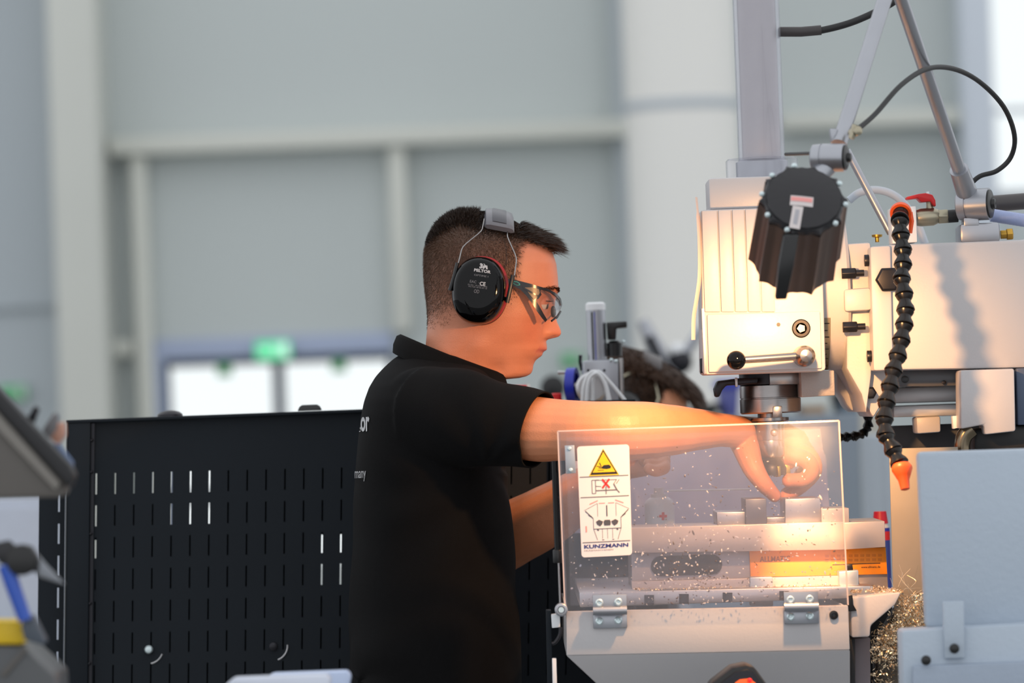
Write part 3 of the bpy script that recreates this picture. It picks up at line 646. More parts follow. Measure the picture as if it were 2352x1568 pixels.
# ------------------------------------------------------------------ hinged clear guard with warning sticker
GY = 5.0
gd = thing('clear_guard', 'hinged clear acrylic splash guard in front of the vise', 'guard', W(1620, 1400, GY))
ga, gb, gc, ge = (1281, 990), (1927, 966), (1948, 1389), (1298, 1403)
pane_ = MB().px([ga, gb, gc, ge], GY, .005).build('acrylic_pane', acrylic, gd, sharp=20)
def edge(p, q, w=1.6):
    a, b = W(*p, GY - .0004), W(*q, GY - .0004); d = (b - a).normalized(); n_ = d.cross(V(0, 1, 0)) * M(w, GY)
    return MB().prism([a - n_, b - n_, b + n_, a + n_], (0, .0056, 0))
for p, q in ((ga, gb), (gb, gc), (ga, ge)): edge(p, q).build('polished_edge', acrylic_edge, pane_)
# added sheet behind the pane, its pale haze stands for a reflected veil
MB().px([(1300, 1004), (1884, 984), (1890, 1030), (1899, 1060), (1906, 1210), (1912, 1376), (1310, 1390)], GY + .0056, .0004).build('veil_sheet', clear_mat('reflection veil', (0.97, 0.97, 0.985), 0.02, (0.83, 0.83, 0.97), gloss=.5), gd, sharp=20)
def hinge(x0, y0, x1, y1):
    sl = -.021
    h = MB().px([(x0, y0), (x1, y0 + sl * (x1 - x0)), (x1 + 1, y0 + 34), (x0 + 1, y0 + 36)], GY - .004, .004).build('hinge', alu, gd, bevel=.0006)
    ym = (y0 + y1) / 2 - 2
    MB().px([(x0 + 1, ym + 8), (x1 + 1, ym + 6), (x1 + 2, y1 - 2), (x0 + 2, y1)], TF - .005, .005).build('lower_leaf', alu, h, bevel=.0006)
    a, b = W(x0 + 1, ym, GY - .0055), W(x1 + 1, ym - 1.5, GY - .0055)
    MB().cyl(a, b, M(10, GY), n=20).build('knuckle', alu, h)
    for (sx, sy, yy) in ((.2, 18, y0), (.76, 16, y0), (.2, -17, y1), (.76, -19, y1)):
        p = W(x0 + sx * (x1 - x0), yy + sy, GY - .0055 if sy > 0 else TF - .006)
        s_ = MB().lathe(p, (0, -1, 0), [(-.002, .0052), (.0008, .0052), (.0018, .0035), (.0014, .0018), (.0002, .0016)], 18).build('screw', screw_steel, h)
hinge(1361, 1366, 1439, 1443); hinge(1800, 1359, 1879, 1433)
pl = MB().px([(1297, 1023), (1319, 1022), (1323, 1086), (1300, 1088)], GY - .003, .003).build('fixing_plate', zinc, gd, bevel=.0005)
for x_, y_ in ((1308, 1030), (1311, 1079)): MB().lathe(W(x_, y_, GY - .003), (0, -1, 0), [(0, .0028), (.001, .0027), (.002, .0015), (.002, .0001)], 14).build('screw', screw_steel, pl)
# gas spring post at the side
ps = MB().tube([W(1275, 1058, GY + .02), W(1283, 1290, GY + .02)], M(8.5, GY), 16).build('support_post', black_gloss, gd)
MB().cyl(W(1281, 1262, GY + .018), W(1282, 1292, GY + .018), M(12.5, GY), n=18).build('post_clamp', black_plastic, ps, bevel=.001)
MB().tube([W(1283, 1288, GY + .02), W(1287, 1396, GY + .02)], .0015, 8).build('post_rod', steel, ps)
MB().lathe(W(1289, 1400, GY - .004), (0, -1, 0), [(-.02, .0085), (.003, .0085), (.004, .007), (.004, .005), (.002, .0045)], 22).build('pivot', alu, gd)
MB().lathe(W(1289, 1400, GY - .007), (0, -1, 0), [(0, .004), (.001, .0036), (.001, .0001)], 14).build('pivot_screw', screw_steel, gd)
# side pane going back to the machine
MB().prism([W(1281, 990, GY + .006), W(1298, 1403, GY + .006), W(1298, 1403, GY + .006) + V(0, .05, 0), W(1281, 990, GY + .006) + V(0, .05, 0)], (.003, 0, 0)).build('side_pane', acrylic, gd, sharp=20)
MB().px([(1266, 1412), (1286, 1410), (1287, 1440), (1268, 1442)], GY + .01, .03).build('mount_block', white_pl, gd, bevel=.001)
MB().px([(1254, 1402), (1266, 1402), (1270, 1600), (1258, 1600)], GY + .03, .04).build('mount_bar', black_steel, gd, bevel=.001)
MB().px([(1268, 1512), (1278, 1512), (1280, 1600), (1270, 1600)], GY + .02, .02).build('mount_bar', white_pl, gd, bevel=.001)
P = catmull([W(a, b, GY + .01) for a, b in ((1288, 1440), (1286, 1458), (1276, 1474), (1268, 1478))], 5)
MB().tube(P, .0025, 8).build('cable', dark_steel, gd)
# the sticker, drawn in its own frame s across, t down
SYY = GY - .0012
cTL, cTR, cBR, cBL = W(1325, 1025, SYY), W(1445, 1020, SYY), W(1452, 1274, SYY), W(1336, 1280, SYY)
def stp(s_, t_, lift=0.0):
    p = (cTL * (1 - s_) + cTR * s_) * (1 - t_) + (cBL * (1 - s_) + cBR * s_) * t_
    return p + V(0, -lift, 0)
rc = []
for (cx_, cy_, a0) in ((.06, .03, 180), (.94, .03, 270), (.94, .97, 0), (.06, .97, 90)):
    for k in range(5):
        a = R(a0 + 22.5 * k); rc.append((cx_ + .06 * math.cos(a), cy_ + .03 * math.sin(a)))
stk = MB().prism([stp(a, b) for a, b in rc], (0, .0012, 0)).build('warning_sticker', paper, gd, sharp=20, label='white warning sticker with yellow triangle and drawings')
def sprint(name, polys, m, lift=.0004):
    mb = MB()
    for poly in polys: mb.add([stp(a, b, lift) for a, b in poly], [list(range(len(poly)))])
    return mb.build(name, m, stk, recalc=False, sharp=None)
def line(a, b, w=.006):
    (x0, y0), (x1, y1) = a, b; asp = 256 / 122
    dx, dy = x1 - x0, (y1 - y0) * asp; L_ = math.hypot(dx, dy) or 1; nx_, ny_ = -dy / L_ * w, dx / L_ * w / asp
    return [(x0 + nx_, y0 + ny_), (x1 + nx_, y1 + ny_), (x1 - nx_, y1 - ny_), (x0 - nx_, y0 - ny_)]
tri = lambda k: [(.5, .15 - .115 * k), (.5 + .275 * k, .15 + .115 * k), (.5 - .275 * k, .15 + .115 * k)]
sprint('triangle_border', [tri(1.06)], print_yellow, .0003)
sprint('triangle_black', [tri(.97)], print_black, .0005)
sprint('triangle_yellow', [tri(.80)], print_yellow, .0007)
sprint('hand_mark', [[(.46, .195), (.5, .178), (.6, .176), (.64, .19), (.63, .208), (.56, .214), (.48, .21)], line((.40, .2), (.50, .205), .008), line((.42, .155), (.45, .185), .008), line((.36, .185), (.46, .192), .006), line((.38, .222), (.5, .222), .005)], print_black, .0009)
for t_ in (.278, .462, .868): sprint('divider', [line((.03, t_), (.97, t_), .008)], print_grey)
g = [line((.26, .31), (.26, .43)), line((.26, .31), (.40, .31)), (line((.26, .43), (.33, .43))), line((.33, .31), (.33, .43)), line((.33, .405), (.74, .405), .01), line((.33, .365), (.44, .37)), line((.34, .312), (.74, .312), .005), line((.74, .312), (.68, .35)), line((.68, .35), (.74, .405), .012), line((.74, .405), (.79, .432), .01), line((.53, .37), (.53, .44), .008), line((.79, .312), (.73, .35), .006)]
sprint('guard_drawing', g, print_grey)
sprint('red_cross', [line((.46, .305), (.60, .385), .018), line((.60, .305), (.46, .385), .018)], print_red, .0006)
g = []
for sx in (-1, 1):
    f_ = lambda x, y: (.53 + sx * x, y)
    g += [line(f_(.42, .585), f_(.27, .655), .008), line(f_(.27, .655), f_(.27, .75), .004), line(f_(.27, .75), f_(.2, .85), .004), line(f_(.44, .58), f_(.18, .52), .003), line(f_(.18, .52), f_(.18, .64), .003), line(f_(.3, .64), f_(.36, .62), .012), line(f_(.1, .75), f_(.1, .84), .003)]
    g += [[f_(.08, .685), f_(.16, .668), f_(.22, .685), f_(.2, .71), f_(.14, .728), f_(.1, .71)]]
g += [line((.26, .75), (.8, .75), .006), line((.53, .54), (.53, .64), .01), [(.46, .69), (.48, .672), (.58, .672), (.6, .69), (.59, .722), (.47, .722)], line((.33, .755), (.36, .765), .012), line((.71, .755), (.74, .765), .012), line((.42, .85), (.46, .85), .006), line((.62, .85), (.66, .85), .006), line((.53, .75), (.53, .84), .003)]
sprint('spindle_drawing', g, mat('drawing print', (78, 78, 86), .6))
sprint('red_marks', [line((.2, .525), (.36, .495), .009), line((.7, .495), (.86, .525), .009), line((.38, .52), (.5, .52), .007), line((.56, .52), (.68, .52), .007), line((.115, .72), (.115, .775), .012)], print_pink)
def stext(name, body, s0, s1, t0, h, m, lift=.0005, bold=0.0):
    vs_, fs = text2d(body, 1.0, bold); xs_ = [v.x for v in vs_]; ys_ = [v.y for v in vs_]; ax_, bx = min(xs_), max(xs_); ay, by_ = min(ys_), max(ys_)
    mb = MB(); mb.add([stp(s0 + (v.x - ax_) / (bx - ax_) * (s1 - s0), t0 + h / 2 - (v.y - ay) / (by_ - ay) * h, lift) for v in vs_], fs)
    return mb.build(name, m, stk, recalc=False, sharp=None)
stext('maker_lettering', 'KUNZMANN', .06, .93, .905, .035, print_navy, bold=.03)
stext('small_lettering', 'FRÄSMASCHINEN', .06, .63, .94, .014, print_grey)
# drops, chips and dried splashes sticking to the pane
mb = MB(); md_ = MB(); mk = MB()
rnd = random.Random(3)
def bil(u_, v_):
    return ((ga[0] * (1 - u_) + gb[0] * u_) * (1 - v_) + (ge[0] * (1 - u_) + gc[0] * u_) * v_, (ga[1] * (1 - u_) + gb[1] * u_) * (1 - v_) + (ge[1] * (1 - u_) + gc[1] * u_) * v_)
for k in range(800):
    v_ = rnd.random() ** .55; u_ = rnd.random()
    x_, y_ = bil(.02 + .96 * u_, .03 + .95 * v_)
    if 1322 < x_ < 1456 and 1018 < y_ < 1284: continue
    if v_ < .4 and rnd.random() < .35: continue
    r_ = rnd.uniform(.0004, .0009) * (1 if rnd.random() < .92 else 1.5)
    p = W(x_, y_, GY - .0004 if rnd.random() < .5 else GY + .0062)
    ang = rnd.random() * 3.14; el = rnd.uniform(.8, 1.9) if rnd.random() < .8 else 3
    (mb if rnd.random() < .62 else md_).sphere(p, r_, (el, .5, 1), n=6, m=4, rot=Matrix.Rotation(ang, 3, 'Y'))
for k in range(150):                                   # the dirty patch low in front of the slot
    x_, y_ = rnd.gauss(1580, 70), rnd.gauss(1320, 35)
    if y_ > 1388: continue
    (mb if rnd.random() < .6 else md_).sphere(W(x_, y_, GY - .0004), rnd.uniform(.0004, .0011), (rnd.uniform(.8, 2), .5, 1), n=6, m=4, rot=Matrix.Rotation(rnd.random() * 3, 3, 'Y'))
mb.build('coolant_drops', mat('pale splash', (196, 190, 192), .3), gd, kind='stuff')
md_.build('dark_chips', mat('dark chip', (92, 84, 84), .5), gd, kind='stuff')

# ------------------------------------------------------------------ vise with workpiece
vise_m = mat('ground vise steel', (164, 156, 156), .4, .35, var=.06, scale=50)
vz = thing('machine_vise', 'steel machine vise with orange maker plate on the table', 'vise', W(1740, 1362, 5.25))
def vp(name, poly, Y, t, m, parent=None, bevel=.0012, **k): return MB().px(poly, Y, t).build(name, m, parent or vz, bevel=bevel, **k)
vp('top_plate', [(1446, 1212), (1938, 1198), (1942, 1262), (1450, 1270)], 5.17, .14, vise_m)
vp('fixed_jaw', [(1936, 1200), (2032, 1196), (2034, 1256), (1938, 1262)], 5.165, .16, vise_m)
vp('jaw_step', [(1886, 1168), (1950, 1166), (1951, 1216), (1888, 1216)], 5.18, .1, vise_m)
vp('body', [(1450, 1270), (2035, 1255), (2040, 1350), (1452, 1364)], 5.19, .16, vise_m)
sl = []
for k in range(9): a = R(90 + 22.5 * k); sl.append((1518 + 23 * math.cos(a), 1300 - 23 * math.sin(a)))
for k in range(9): a = R(-90 + 22.5 * k); sl.append((1636 + 23 * math.cos(a), 1296 - 23 * math.sin(a)))
vp('oblong_slot', sl, 5.187, .02, mat('slot recess', (34, 34, 40), .6), bevel=.0005)
op_ = vp('orange_plate', [(1721, 1264), (2034, 1257), (2038, 1318), (1724, 1325)], 5.186, .004, orange_paint, bevel=.0004)
def ptxt(name, body, x0, x1, y, h, m, Y, parent, sl=-.02, bold=0.):
    vs_, fs = text2d(body, 1.0, bold); xs_ = [v.x for v in vs_]; ys_ = [v.y for v in vs_]; a, b, c_, e = min(xs_), max(xs_), min(ys_), max(ys_)
    mb = MB(); mb.add([W(x0 + (v.x - a) / (b - a) * (x1 - x0), y + h / 2 - (v.y - c_) / (e - c_) * h + sl * ((v.x - a) / (b - a) * (x1 - x0)), Y) for v in vs_], fs)
    return mb.build(name, m, parent, recalc=False, sharp=None)
ptxt('web_lettering', 'www.allmatic.de', 1978, 2022, 1302, 5, print_black, 5.1855, op_)
MB().px([(1912, 1296), (2022, 1292), (2022, 1293.6), (1912, 1297.6)], 5.1857, .0003).build('rule', print_black, op_)
ptxt('plate_lettering', 'ALLMATIC', 1745, 1815, 1284, 13, mat('brown print', (150, 84, 30), .6), 5.1855, op_, bold=.02)
mb = MB()
for i in range(10):
    for j in range(2):
        x_ = 1895 + i * 13.5; y_ = 1274 + j * 10 - i * .25
        mb.px([(x_, y_), (x_ + 9, y_), (x_ + 9, y_ + 6), (x_, y_ + 6)], 5.1857, .0002)
mb.build('number_table', mat('dull orange print', (206, 118, 26), .6), op_)
vp('clamp_claw', [(1926, 1312), (1972, 1308), (1973, 1352), (1928, 1356)], 5.15, .03, zinc, bevel=.002)
vp('clamp_nut', [(1943, 1296), (1958, 1295), (1960, 1310), (1944, 1311)], 5.155, .015, dark_steel)
vp('base_clamp', [(1722, 1325), (1775, 1324), (1776, 1392), (1724, 1392)], 5.16, .03, zinc, bevel=.002)
vp('base_rail', [(1450, 1335), (1930, 1322), (1932, 1352), (1452, 1366)], 5.17, .04, vise_m)
wp = thing('workpiece', 'stepped light alloy workpiece clamped under the cutter', 'workpiece', W(1780, 1202, 5.24))
MB().px([(1646, 1176), (1712, 1175), (1713, 1205), (1648, 1206)], 5.2, .1).build('low_step', alu, wp, bevel=.001)
MB().px([(1712, 1146), (1760, 1145), (1761, 1203), (1714, 1204)], 5.19, .1).build('tall_step', mat('dark milled alloy', (96, 100, 112), .4, .7), wp, bevel=.001)
MB().px([(1761, 1188), (1803, 1187), (1803, 1202), (1761, 1203)], 5.22, .08).build('floor_step', alu, wp, bevel=.001)
MB().px([(1803, 1146), (1884, 1143), (1886, 1200), (1804, 1202)], 5.19, .1).build('tall_step', alu, wp, bevel=.001)
# spray bottle and straw behind the vise
sb = thing('spray_can', 'pale spray can with red cross mark behind the guard', 'can', W(1516, 1206, 5.44))
q = W(1516, 1206, 5.44); u_ = M(1, 5.44)
MB().lathe(q, (0, 0, 1), [(-.012, 34 * u_), (48 * u_, 34 * u_), (58 * u_, 30 * u_), (64 * u_, 22 * u_)], 32).build('body', white_pl, sb)
MB().lathe(q + V(0, 0, 64 * u_), (0, 0, 1), [(0, 19 * u_), (8 * u_, 19 * u_), (8 * u_, 12 * u_), (22 * u_, 11 * u_), (22 * u_, .0001)], 24).build('nozzle', white_pl, sb)
MB().px([(1520, 1176), (1526, 1176), (1526, 1182), (1532, 1182), (1532, 1188), (1526, 1188), (1526, 1194), (1520, 1194), (1520, 1188), (1514, 1188), (1514, 1182), (1520, 1182)], 5.44 - 34.6 * u_, .0004).build('red_cross_mark', print_red, sb)
MB().tube([W(1527, 1127, 5.43), W(1620, 1125, 5.43), W(1722, 1123, 5.43)], .0012, 8).build('straw', white_pl, sb)
sp = thing('spray_can', 'red and blue spray can between the vise and the sheet', 'can', W(2026, 1232, 5.6))
q = W(2026, 1300, 5.6); u_ = M(1, 5.6)
for n_, a, b, m_, r_ in (('body', 0, 150, mat('navy can', (40, 60, 150), .35), 21), ('red_band', 150, 170, red_pl, 21.3), ('blue_band', 170, 178, blue_pl, 21), ('shoulder', 178, 188, white_pl, 19), ('cap', 188, 216, mat('crimson cap', (190, 30, 56), .4), 18)):
    MB().lathe(q + V(0, 0, (a - 90) * u_), (0, 0, 1), [(0, r_ * u_), ((b - a) * u_, r_ * u_ * (.8 if n_ in ('shoulder', 'cap') else 1))], 28).build(n_, m_, sp)

# ------------------------------------------------------------------ swarf
mb = MB(); rnd = random.Random(11)
def curl(mb, c, L_, r_, w_, rnd):
    d = V(rnd.gauss(0, 1), rnd.gauss(0, .7), rnd.gauss(0, .8)).normalized(); a, u_, v_ = frame(d); turns = rnd.uniform(.4, 1.7); ph = rnd.random() * 6
    n_ = 9; vs_ = []
    for i in range(n_):
        t_ = i / (n_ - 1); an = ph + turns * 6.283 * t_
        p = c + a * (t_ - .5) * L_ + (u_ * math.cos(an) + v_ * math.sin(an)) * r_
        vs_ += [p, p + a * w_]
    mb.add(vs_, [[2 * i, 2 * i + 1, 2 * i + 3, 2 * i + 2] for i in range(n_ - 1)])
for k in range(700):
    t_ = rnd.random(); x_ = 2015 + 110 * t_ + rnd.gauss(0, 12); ytop = 1470 - 105 * min(1, t_ * 1.25); y_ = ytop + abs(rnd.gauss(0, 52))
    if x_ > 2124: x_ = 2124
    curl(mb, W(x_, min(y_, 1566), 5.13 + rnd.uniform(-.05, .04)), rnd.uniform(.004, .014), rnd.uniform(.001, .004), rnd.uniform(.0008, .0022), rnd)
for k in range(22):
    p = W(rnd.uniform(2050, 2110), rnd.uniform(1345, 1400), 5.12); d = V(rnd.gauss(.3, 1), rnd.gauss(0, .4), abs(rnd.gauss(.6, .5))) * .012
    mb.tube(catmull([p, p + d + V(rnd.gauss(0, .003), 0, 0), p + d * 2 + V(rnd.gauss(0, .005), 0, 0)], 3), .00018, 4)
mb.build('swarf_heap', mat('bright swarf', (222, 200, 168), .25, 1.0, var=.2), label='heap of shiny curled metal swarf beside the grey cover', cat='swarf', kind='stuff', recalc=False)
core = MB(); core.px([(2012, 1500), (2030, 1450), (2060, 1400), (2100, 1372), (2128, 1380), (2128, 1640), (2016, 1640)], 5.17, .06)
core.build('swarf_core', mat('dense swarf', (96, 88, 78), .5, .6, var=.5, scale=220, bump=1, bscale=260), label='dense grey swarf packed below the shiny curls', cat='swarf', kind='stuff', bevel=.006)
mb = MB()
for k in range(260):
    x_ = rnd.uniform(1952, 2072); y_ = 1356 - rnd.random() ** 2 * 16 * (1 - abs(x_ - 2015) / 70)
    curl(mb, W(x_, y_ + 3, 5.09 + rnd.uniform(0, .1)), rnd.uniform(.001, .004), rnd.uniform(.0008, .0018), rnd.uniform(.001, .002), rnd)
for k in range(420):
    x_ = rnd.uniform(1455, 1930); curl(mb, W(x_, 1352 - (x_ - 1455) * .02 + rnd.uniform(0, 16), 5.13 + rnd.uniform(0, .03)), rnd.uniform(.001, .004), rnd.uniform(.0008, .002), rnd.uniform(.0008, .002), rnd)
for k in range(160):
    x_ = rnd.uniform(1460, 2030); curl(mb, W(x_, 1211 - (x_ - 1455) * .027, 5.19 + rnd.uniform(0, .1)), rnd.uniform(.001, .003), rnd.uniform(.0006, .0012), rnd.uniform(.0006, .0012), rnd)
mb.build('loose_chips', mat('warm chips', (214, 190, 160), .35, .7, var=.2), label='loose bright metal chips scattered over vise and table', cat='swarf', kind='stuff', recalc=False)

# ------------------------------------------------------------------ machine lamp
LY = 4.70
ml = thing('machine_lamp', 'black finned machine lamp on a jointed silver arm', 'lamp', W(2252, 552, 5.3))
la = V(-.05, .84, -.54).normalized(); lc = W(1845, 463, LY); lr = M(92, LY)
uu = V(1, 0, 0) - la * la.x; uu.normalize(); vv = la.cross(uu).normalized()
if vv.z < 0: vv = -vv
def ring_at(s_, k, ridge, n=160, nr=10):
    out = []
    for j in range(n):
        a = 2 * math.pi * j / n + .16; ph = (a / (2 * math.pi) * nr) % 1.0; c_ = min(ph, 1 - ph) * 2
        rr = lr * k * (1 + ridge * (1 - c_) ** 3 - .012 * math.sin(c_ * math.pi))
        out.append(lc + la * s_ + (uu * math.cos(a) + vv * math.sin(a)) * rr)
    return out
fin_m = mat('bronze anodised fins', (92, 76, 68), .35, .6, var=.08)
LL = .122
mb = MB(); mb.loft([ring_at(.002, 1.0, .13), ring_at(LL, 1.05, .13), ring_at(LL, .97, .0), ring_at(.02, .9, .0)], False, False); mb.build('finned_body', fin_m, ml, sharp=25)
mb = MB(); mb.loft([ring_at(.012, .98, .10), ring_at(-.003, 1.0, .12), ring_at(-.006, .97, .06), ring_at(-.006, .95, 0), ring_at(-.009, .93, 0), ring_at(-.013, .6, 0), ring_at(-.015, .3, 0), ring_at(-.0155, .01, 0)], True, True)
capo = mb.build('rear_cap', mat('black cast cap', (34, 33, 36), .42, .2, bump=.12, bscale=500), ml, sharp=30)
for k in range(10):
    a = 2 * math.pi * k / 10 - .16 + .0
    if k in (2, 8): continue
    p = lc + la * -.004 + (uu * math.cos(a) + vv * math.sin(a)) * lr * 1.045
    MB().lathe(p, -la, [(0, .0036), (.0025, .0034), (.0042, .0018), (.0042, .0001)], 14).build('cap_screw', screw_steel, capo)
def capface(x_, y_, lift=.0003):
    """point of the cap's dome at offsets right / up from its centre"""
    r_ = math.hypot(x_, y_) / lr; s_ = float(np.interp(r_, [0, .3, .6, .93], [-.0155, -.015, -.013, -.009]))
    return lc + la * (s_ - lift) + uu * x_ + vv * y_
def caprect(name, cx_, cy_, w_, h_, rot, m, lift=.0004):
    mb = MB(); vs_ = []; fs = []
    for j in range(4):
        for i in range(6):
            a, b = (i / 5 - .5) * w_, (j / 3 - .5) * h_; vs_.append(capface(cx_ + a * math.cos(rot) - b * math.sin(rot), cy_ + a * math.sin(rot) + b * math.cos(rot), lift))
    for j in range(3):
        for i in range(5): fs.append([j * 6 + i, j * 6 + i + 1, j * 6 + i + 7, j * 6 + i + 6])
    return mb.add(vs_, fs).build(name, m, capo, recalc=False)
caprect('type_label', -.004, -.010, .028, .014, R(-8), mat('pale label', (205, 196, 194), .5))
caprect('type_label_band', -.004, -.008, .026, .006, R(-8), print_pink, .0008)
caprect('serial_label', -.012, -.032, .013, .030, R(-12), mat('pale label', (0, 0, 0)))
caprect('serial_print', -.012, -.032, .005, .02, R(-12), mat('pale grey print', (166, 164, 170), .6), .0008)
hb0, hb1, hb2 = W(1818, 540, LY - .04), W(1806, 612, LY - .045), W(1794, 688, LY - .03)
wv = V(M(18, LY), 0, 0)
mb = MB(); mb.loft([[c_ - wv * k, c_ + wv * k, c_ + wv * k + V(0, .014, .004), c_ - wv * k + V(0, .014, .004)] for c_, k in ((hb0, .95), (hb1, .95), (hb2, .72))]); mb.build('handle', black_plastic, ml, bevel=.0015)
MB().cyl(lc + la * .05, lc + la * .056, lr * .9, n=40).build('reflector', steel, ml)
lens = MB().lathe(lc + la * (LL - .02), la, [(0, lr * .93), (.004, lr * .93), (.006, lr * .6), (.006, .0001)], 40).build('lens', mat('lit lens', (255, 220, 170), .3, emit=(255, 205, 140), estr=6), ml)
ld = bpy.data.lights.new('lamp_light', 'SPOT'); ld.energy = LAMP_POWER; ld.color = LAMP_COL; ld.spot_size = R(130); ld.spot_blend = .95; ld.shadow_soft_size = .014
lo_ = bpy.data.objects.new('lamp_light', ld); COL.objects.link(lo_); lo_.parent = ml
lo_.location = lc + la * (LL + .004) - BASE[ml]; lo_.rotation_euler = V(-.03, .76, -.65).to_track_quat('-Z', 'Y').to_euler()
lb_ = bpy.data.lights.new('lamp_beam', 'SPOT'); lb_.energy = BEAM_POWER; lb_.color = LAMP_COL; lb_.spot_size = R(13.5); lb_.spot_blend = .6; lb_.shadow_soft_size = .02
lbo = bpy.data.objects.new('lamp_beam', lb_); COL.objects.link(lbo); lbo.parent = ml
b_at = lc + la * (LL + .005); lbo.location = b_at - BASE[ml]; lbo.rotation_euler = (W(1856, 1300, 5.17) - b_at).to_track_quat('-Z', 'Y').to_euler()
# joint, arms, base
def barrel(p, d, r_, L_, cm=alu):
    j = MB().lathe(p - d * L_ * .5, d, [(0, r_ * .7), (L_ * .05, r_ * .92), (L_ * .3, r_), (L_ * .31, r_ * .95), (L_ * .34, r_ * .95), (L_ * .35, r_), (L_, r_), (L_, r_ * .2)], 36).build('arm_joint', cm, ml)
    MB().lathe(p + d * L_ * .5, d, [(-.001, r_ * .9), (.002, r_ * .88), (.004, r_ * .6), (.004, r_ * .35), (.008, r_ * .3), (.009, r_ * .1)], 30).build('joint_cap', black_plastic, j)
    return j
j1 = W(1902, 362, LY + .09); dj = V(.95, -.32, -.05).normalized()
barrel(j1, dj, M(33, LY), M(80, LY))
MB().tube([j1 - V(0, 0, .01), lc + la * .05 + vv * lr * .9], .012, 14).build('yoke', alu, ml)
el = W(2050, -60, LY + .22); a0 = W(1928, 330, LY + .1)
MB().tube([a0, el], M(18, LY), 20).build('lower_arm', alu, ml)
b1 = W(2224, 452, 5.22)
MB().tube([el, b1.lerp(el, .12)], M(17, LY), 20).build('upper_arm', alu, ml)
MB().tube([b1.lerp(el, .13), b1], [M(22, 5.2), M(25, 5.2)], 20).build('arm_socket', alu, ml)
barrel(W(2236, 470, 5.22), V(.93, -.36, 0).normalized(), M(37, 5.2), M(76, 5.2))
MB().sphere(el, M(34, LY), n=20, m=12).build('arm_joint', alu, ml)
MB().px([(2213, 500), (2248, 499), (2250, 520), (2214, 521)], 5.21, .03).build('neck', alu, ml, bevel=.002)
MB().px([(2205, 514), (2296, 510), (2298, 554), (2206, 557)], 5.21, .06).build('base_block', alu, ml, bevel=.004)
w0 = W(1966, 302, LY + .08)
wn = MB().lathe(w0, V(.4, -.9, .1), [(-.01, .006), (.006, .006), (.008, .003)], 12).build('wing_nut', nickel, ml)
MB().tube([W(1955, 318, LY + .08), W(1967, 288, LY + .08)], [.004, .0055], 8).build('wing', nickel, wn)
MB().px([(1906, 294), (1924, 296), (1924, 330), (1910, 326)], LY + .1, .02).build('clamp_ear', alu, ml, bevel=.002)
P = catmull([W(a, b, Y_) for a, b, Y_ in ((1965, 302, 4.8), (2010, 262, 4.85), (2070, 195, 4.92), (2130, 158, 5.0), (2190, 158, 5.08), (2250, 188, 5.15), (2305, 245, 5.2), (2330, 310, 5.22), (2322, 360, 5.24), (2290, 392, 5.24), (2250, 405, 5.24), (2222, 430, 5.24))], 6)
MB().tube(P, M(6, 5), 10).build('cable', black_rubber, ml)
MB().tube([W(1805, 354, 5.0), W(1862, 352, LY + .11)], M(4, 5), 8).build('cable', black_rubber, ml)

# ------------------------------------------------------------------ tension rod, hoses, valve and other fittings on the ram
MB().tube([W(1945, 345, 5.3), W(2046, 536, 5.3)], M(9, 5.3), 14).build('stay_rod', alu, label='thin grey stay rod rising from the ram', cat='rod')
P = catmull([W(a, b, 5.34) for a, b in ((1800, 72, ), (1850, 73), (1895, 68), (1960, 50), (2030, 18), (2075, -12), (2130, -60))], 6)
pc = thing('power_cable', 'thick black cable leaving the drawbar tube', 'cable', W(1800, 72, 5.34))
MB().tube(P, M(8, 5.34), 12).build('cable', black_rubber, pc)
MB().tube([W(1788, 73, 5.34), W(1840, 73, 5.34), W(1886, 69, 5.34)], [M(11.5, 5.34)] * 3, 14).build('sleeve', mat('grey sleeve', (58, 54, 54), .5), pc)
P = catmull([W(a, b, 5.48) for a, b in ((1950, 460), (1975, 442), (2010, 436), (2045, 444), (2075, 466), (2105, 510), (2125, 560))], 6)
MB().tube(P, M(9, 5.48), 12).build('grey_hose', mat('pale grey hose', (176, 184, 194), .4), label='pale grey hose arching behind the ram', cat='hose')
q = W(2015, 540, 5.3); MB().lathe(W(2015, 556, 5.3), (0, 0, 1), [(0, .003), (M(10, 5.3), .003), (M(12, 5.3), .007), (M(17, 5.3), .0075), (M(18, 5.3), .005)], 20).build('brass_knob', brass, label='small brass knob on top of the ram flange', cat='knob')
VY = 5.22
MB().px([(2046, 477), (2104, 473), (2107, 556), (2050, 560)], VY, .05).build('valve_block', white_pl, label='white mounting block under the red valve', cat='block', bevel=.0015)
bv_ = thing('ball_valve', 'nickel ball valve with red lever handle', 'valve', W(2132, 522, VY))
ax = V(1, 0, .035).normalized()
p = W(2105, 500, VY + .02)
MB().lathe(p, ax, [(0, M(19, VY)), (M(10, VY), M(21, VY)), (M(38, VY), M(21, VY)), (M(48, VY), M(17, VY)), (M(52, VY), M(15, VY))], 28).build('valve_body', nickel, bv_)
MB().lathe(W(2155, 498, VY + .02), ax, [(0, M(18, VY)), (M(21, VY), M(18, VY)), (M(23, VY), M(15, VY))], 6).build('union_nut', nickel, bv_, bevel=.0008)
MB().lathe(W(2176, 497, VY + .02), ax, [(0, M(15, VY)), (M(24, VY), M(15, VY))], 20).build('hose_tail', black_rubber, bv_)
MB().cyl(W(2136, 484, VY + .02), W(2135, 448, VY + .02), .005, n=12).build('stem', nickel, bv_)
hd = MB(); hd.px([(2082, 452), (2110, 445), (2126, 443), (2142, 447), (2149, 460), (2150, 474), (2143, 470), (2138, 462), (2116, 464), (2108, 455), (2084, 458)], VY + .005, .026); hd.build('lever_handle', red_pl, bv_, bevel=.0015)
MB().cyl(W(2134, 452, VY + .02), W(2133.5, 440, VY + .02), .004, n=6).build('stem_nut', screw_steel, bv_)
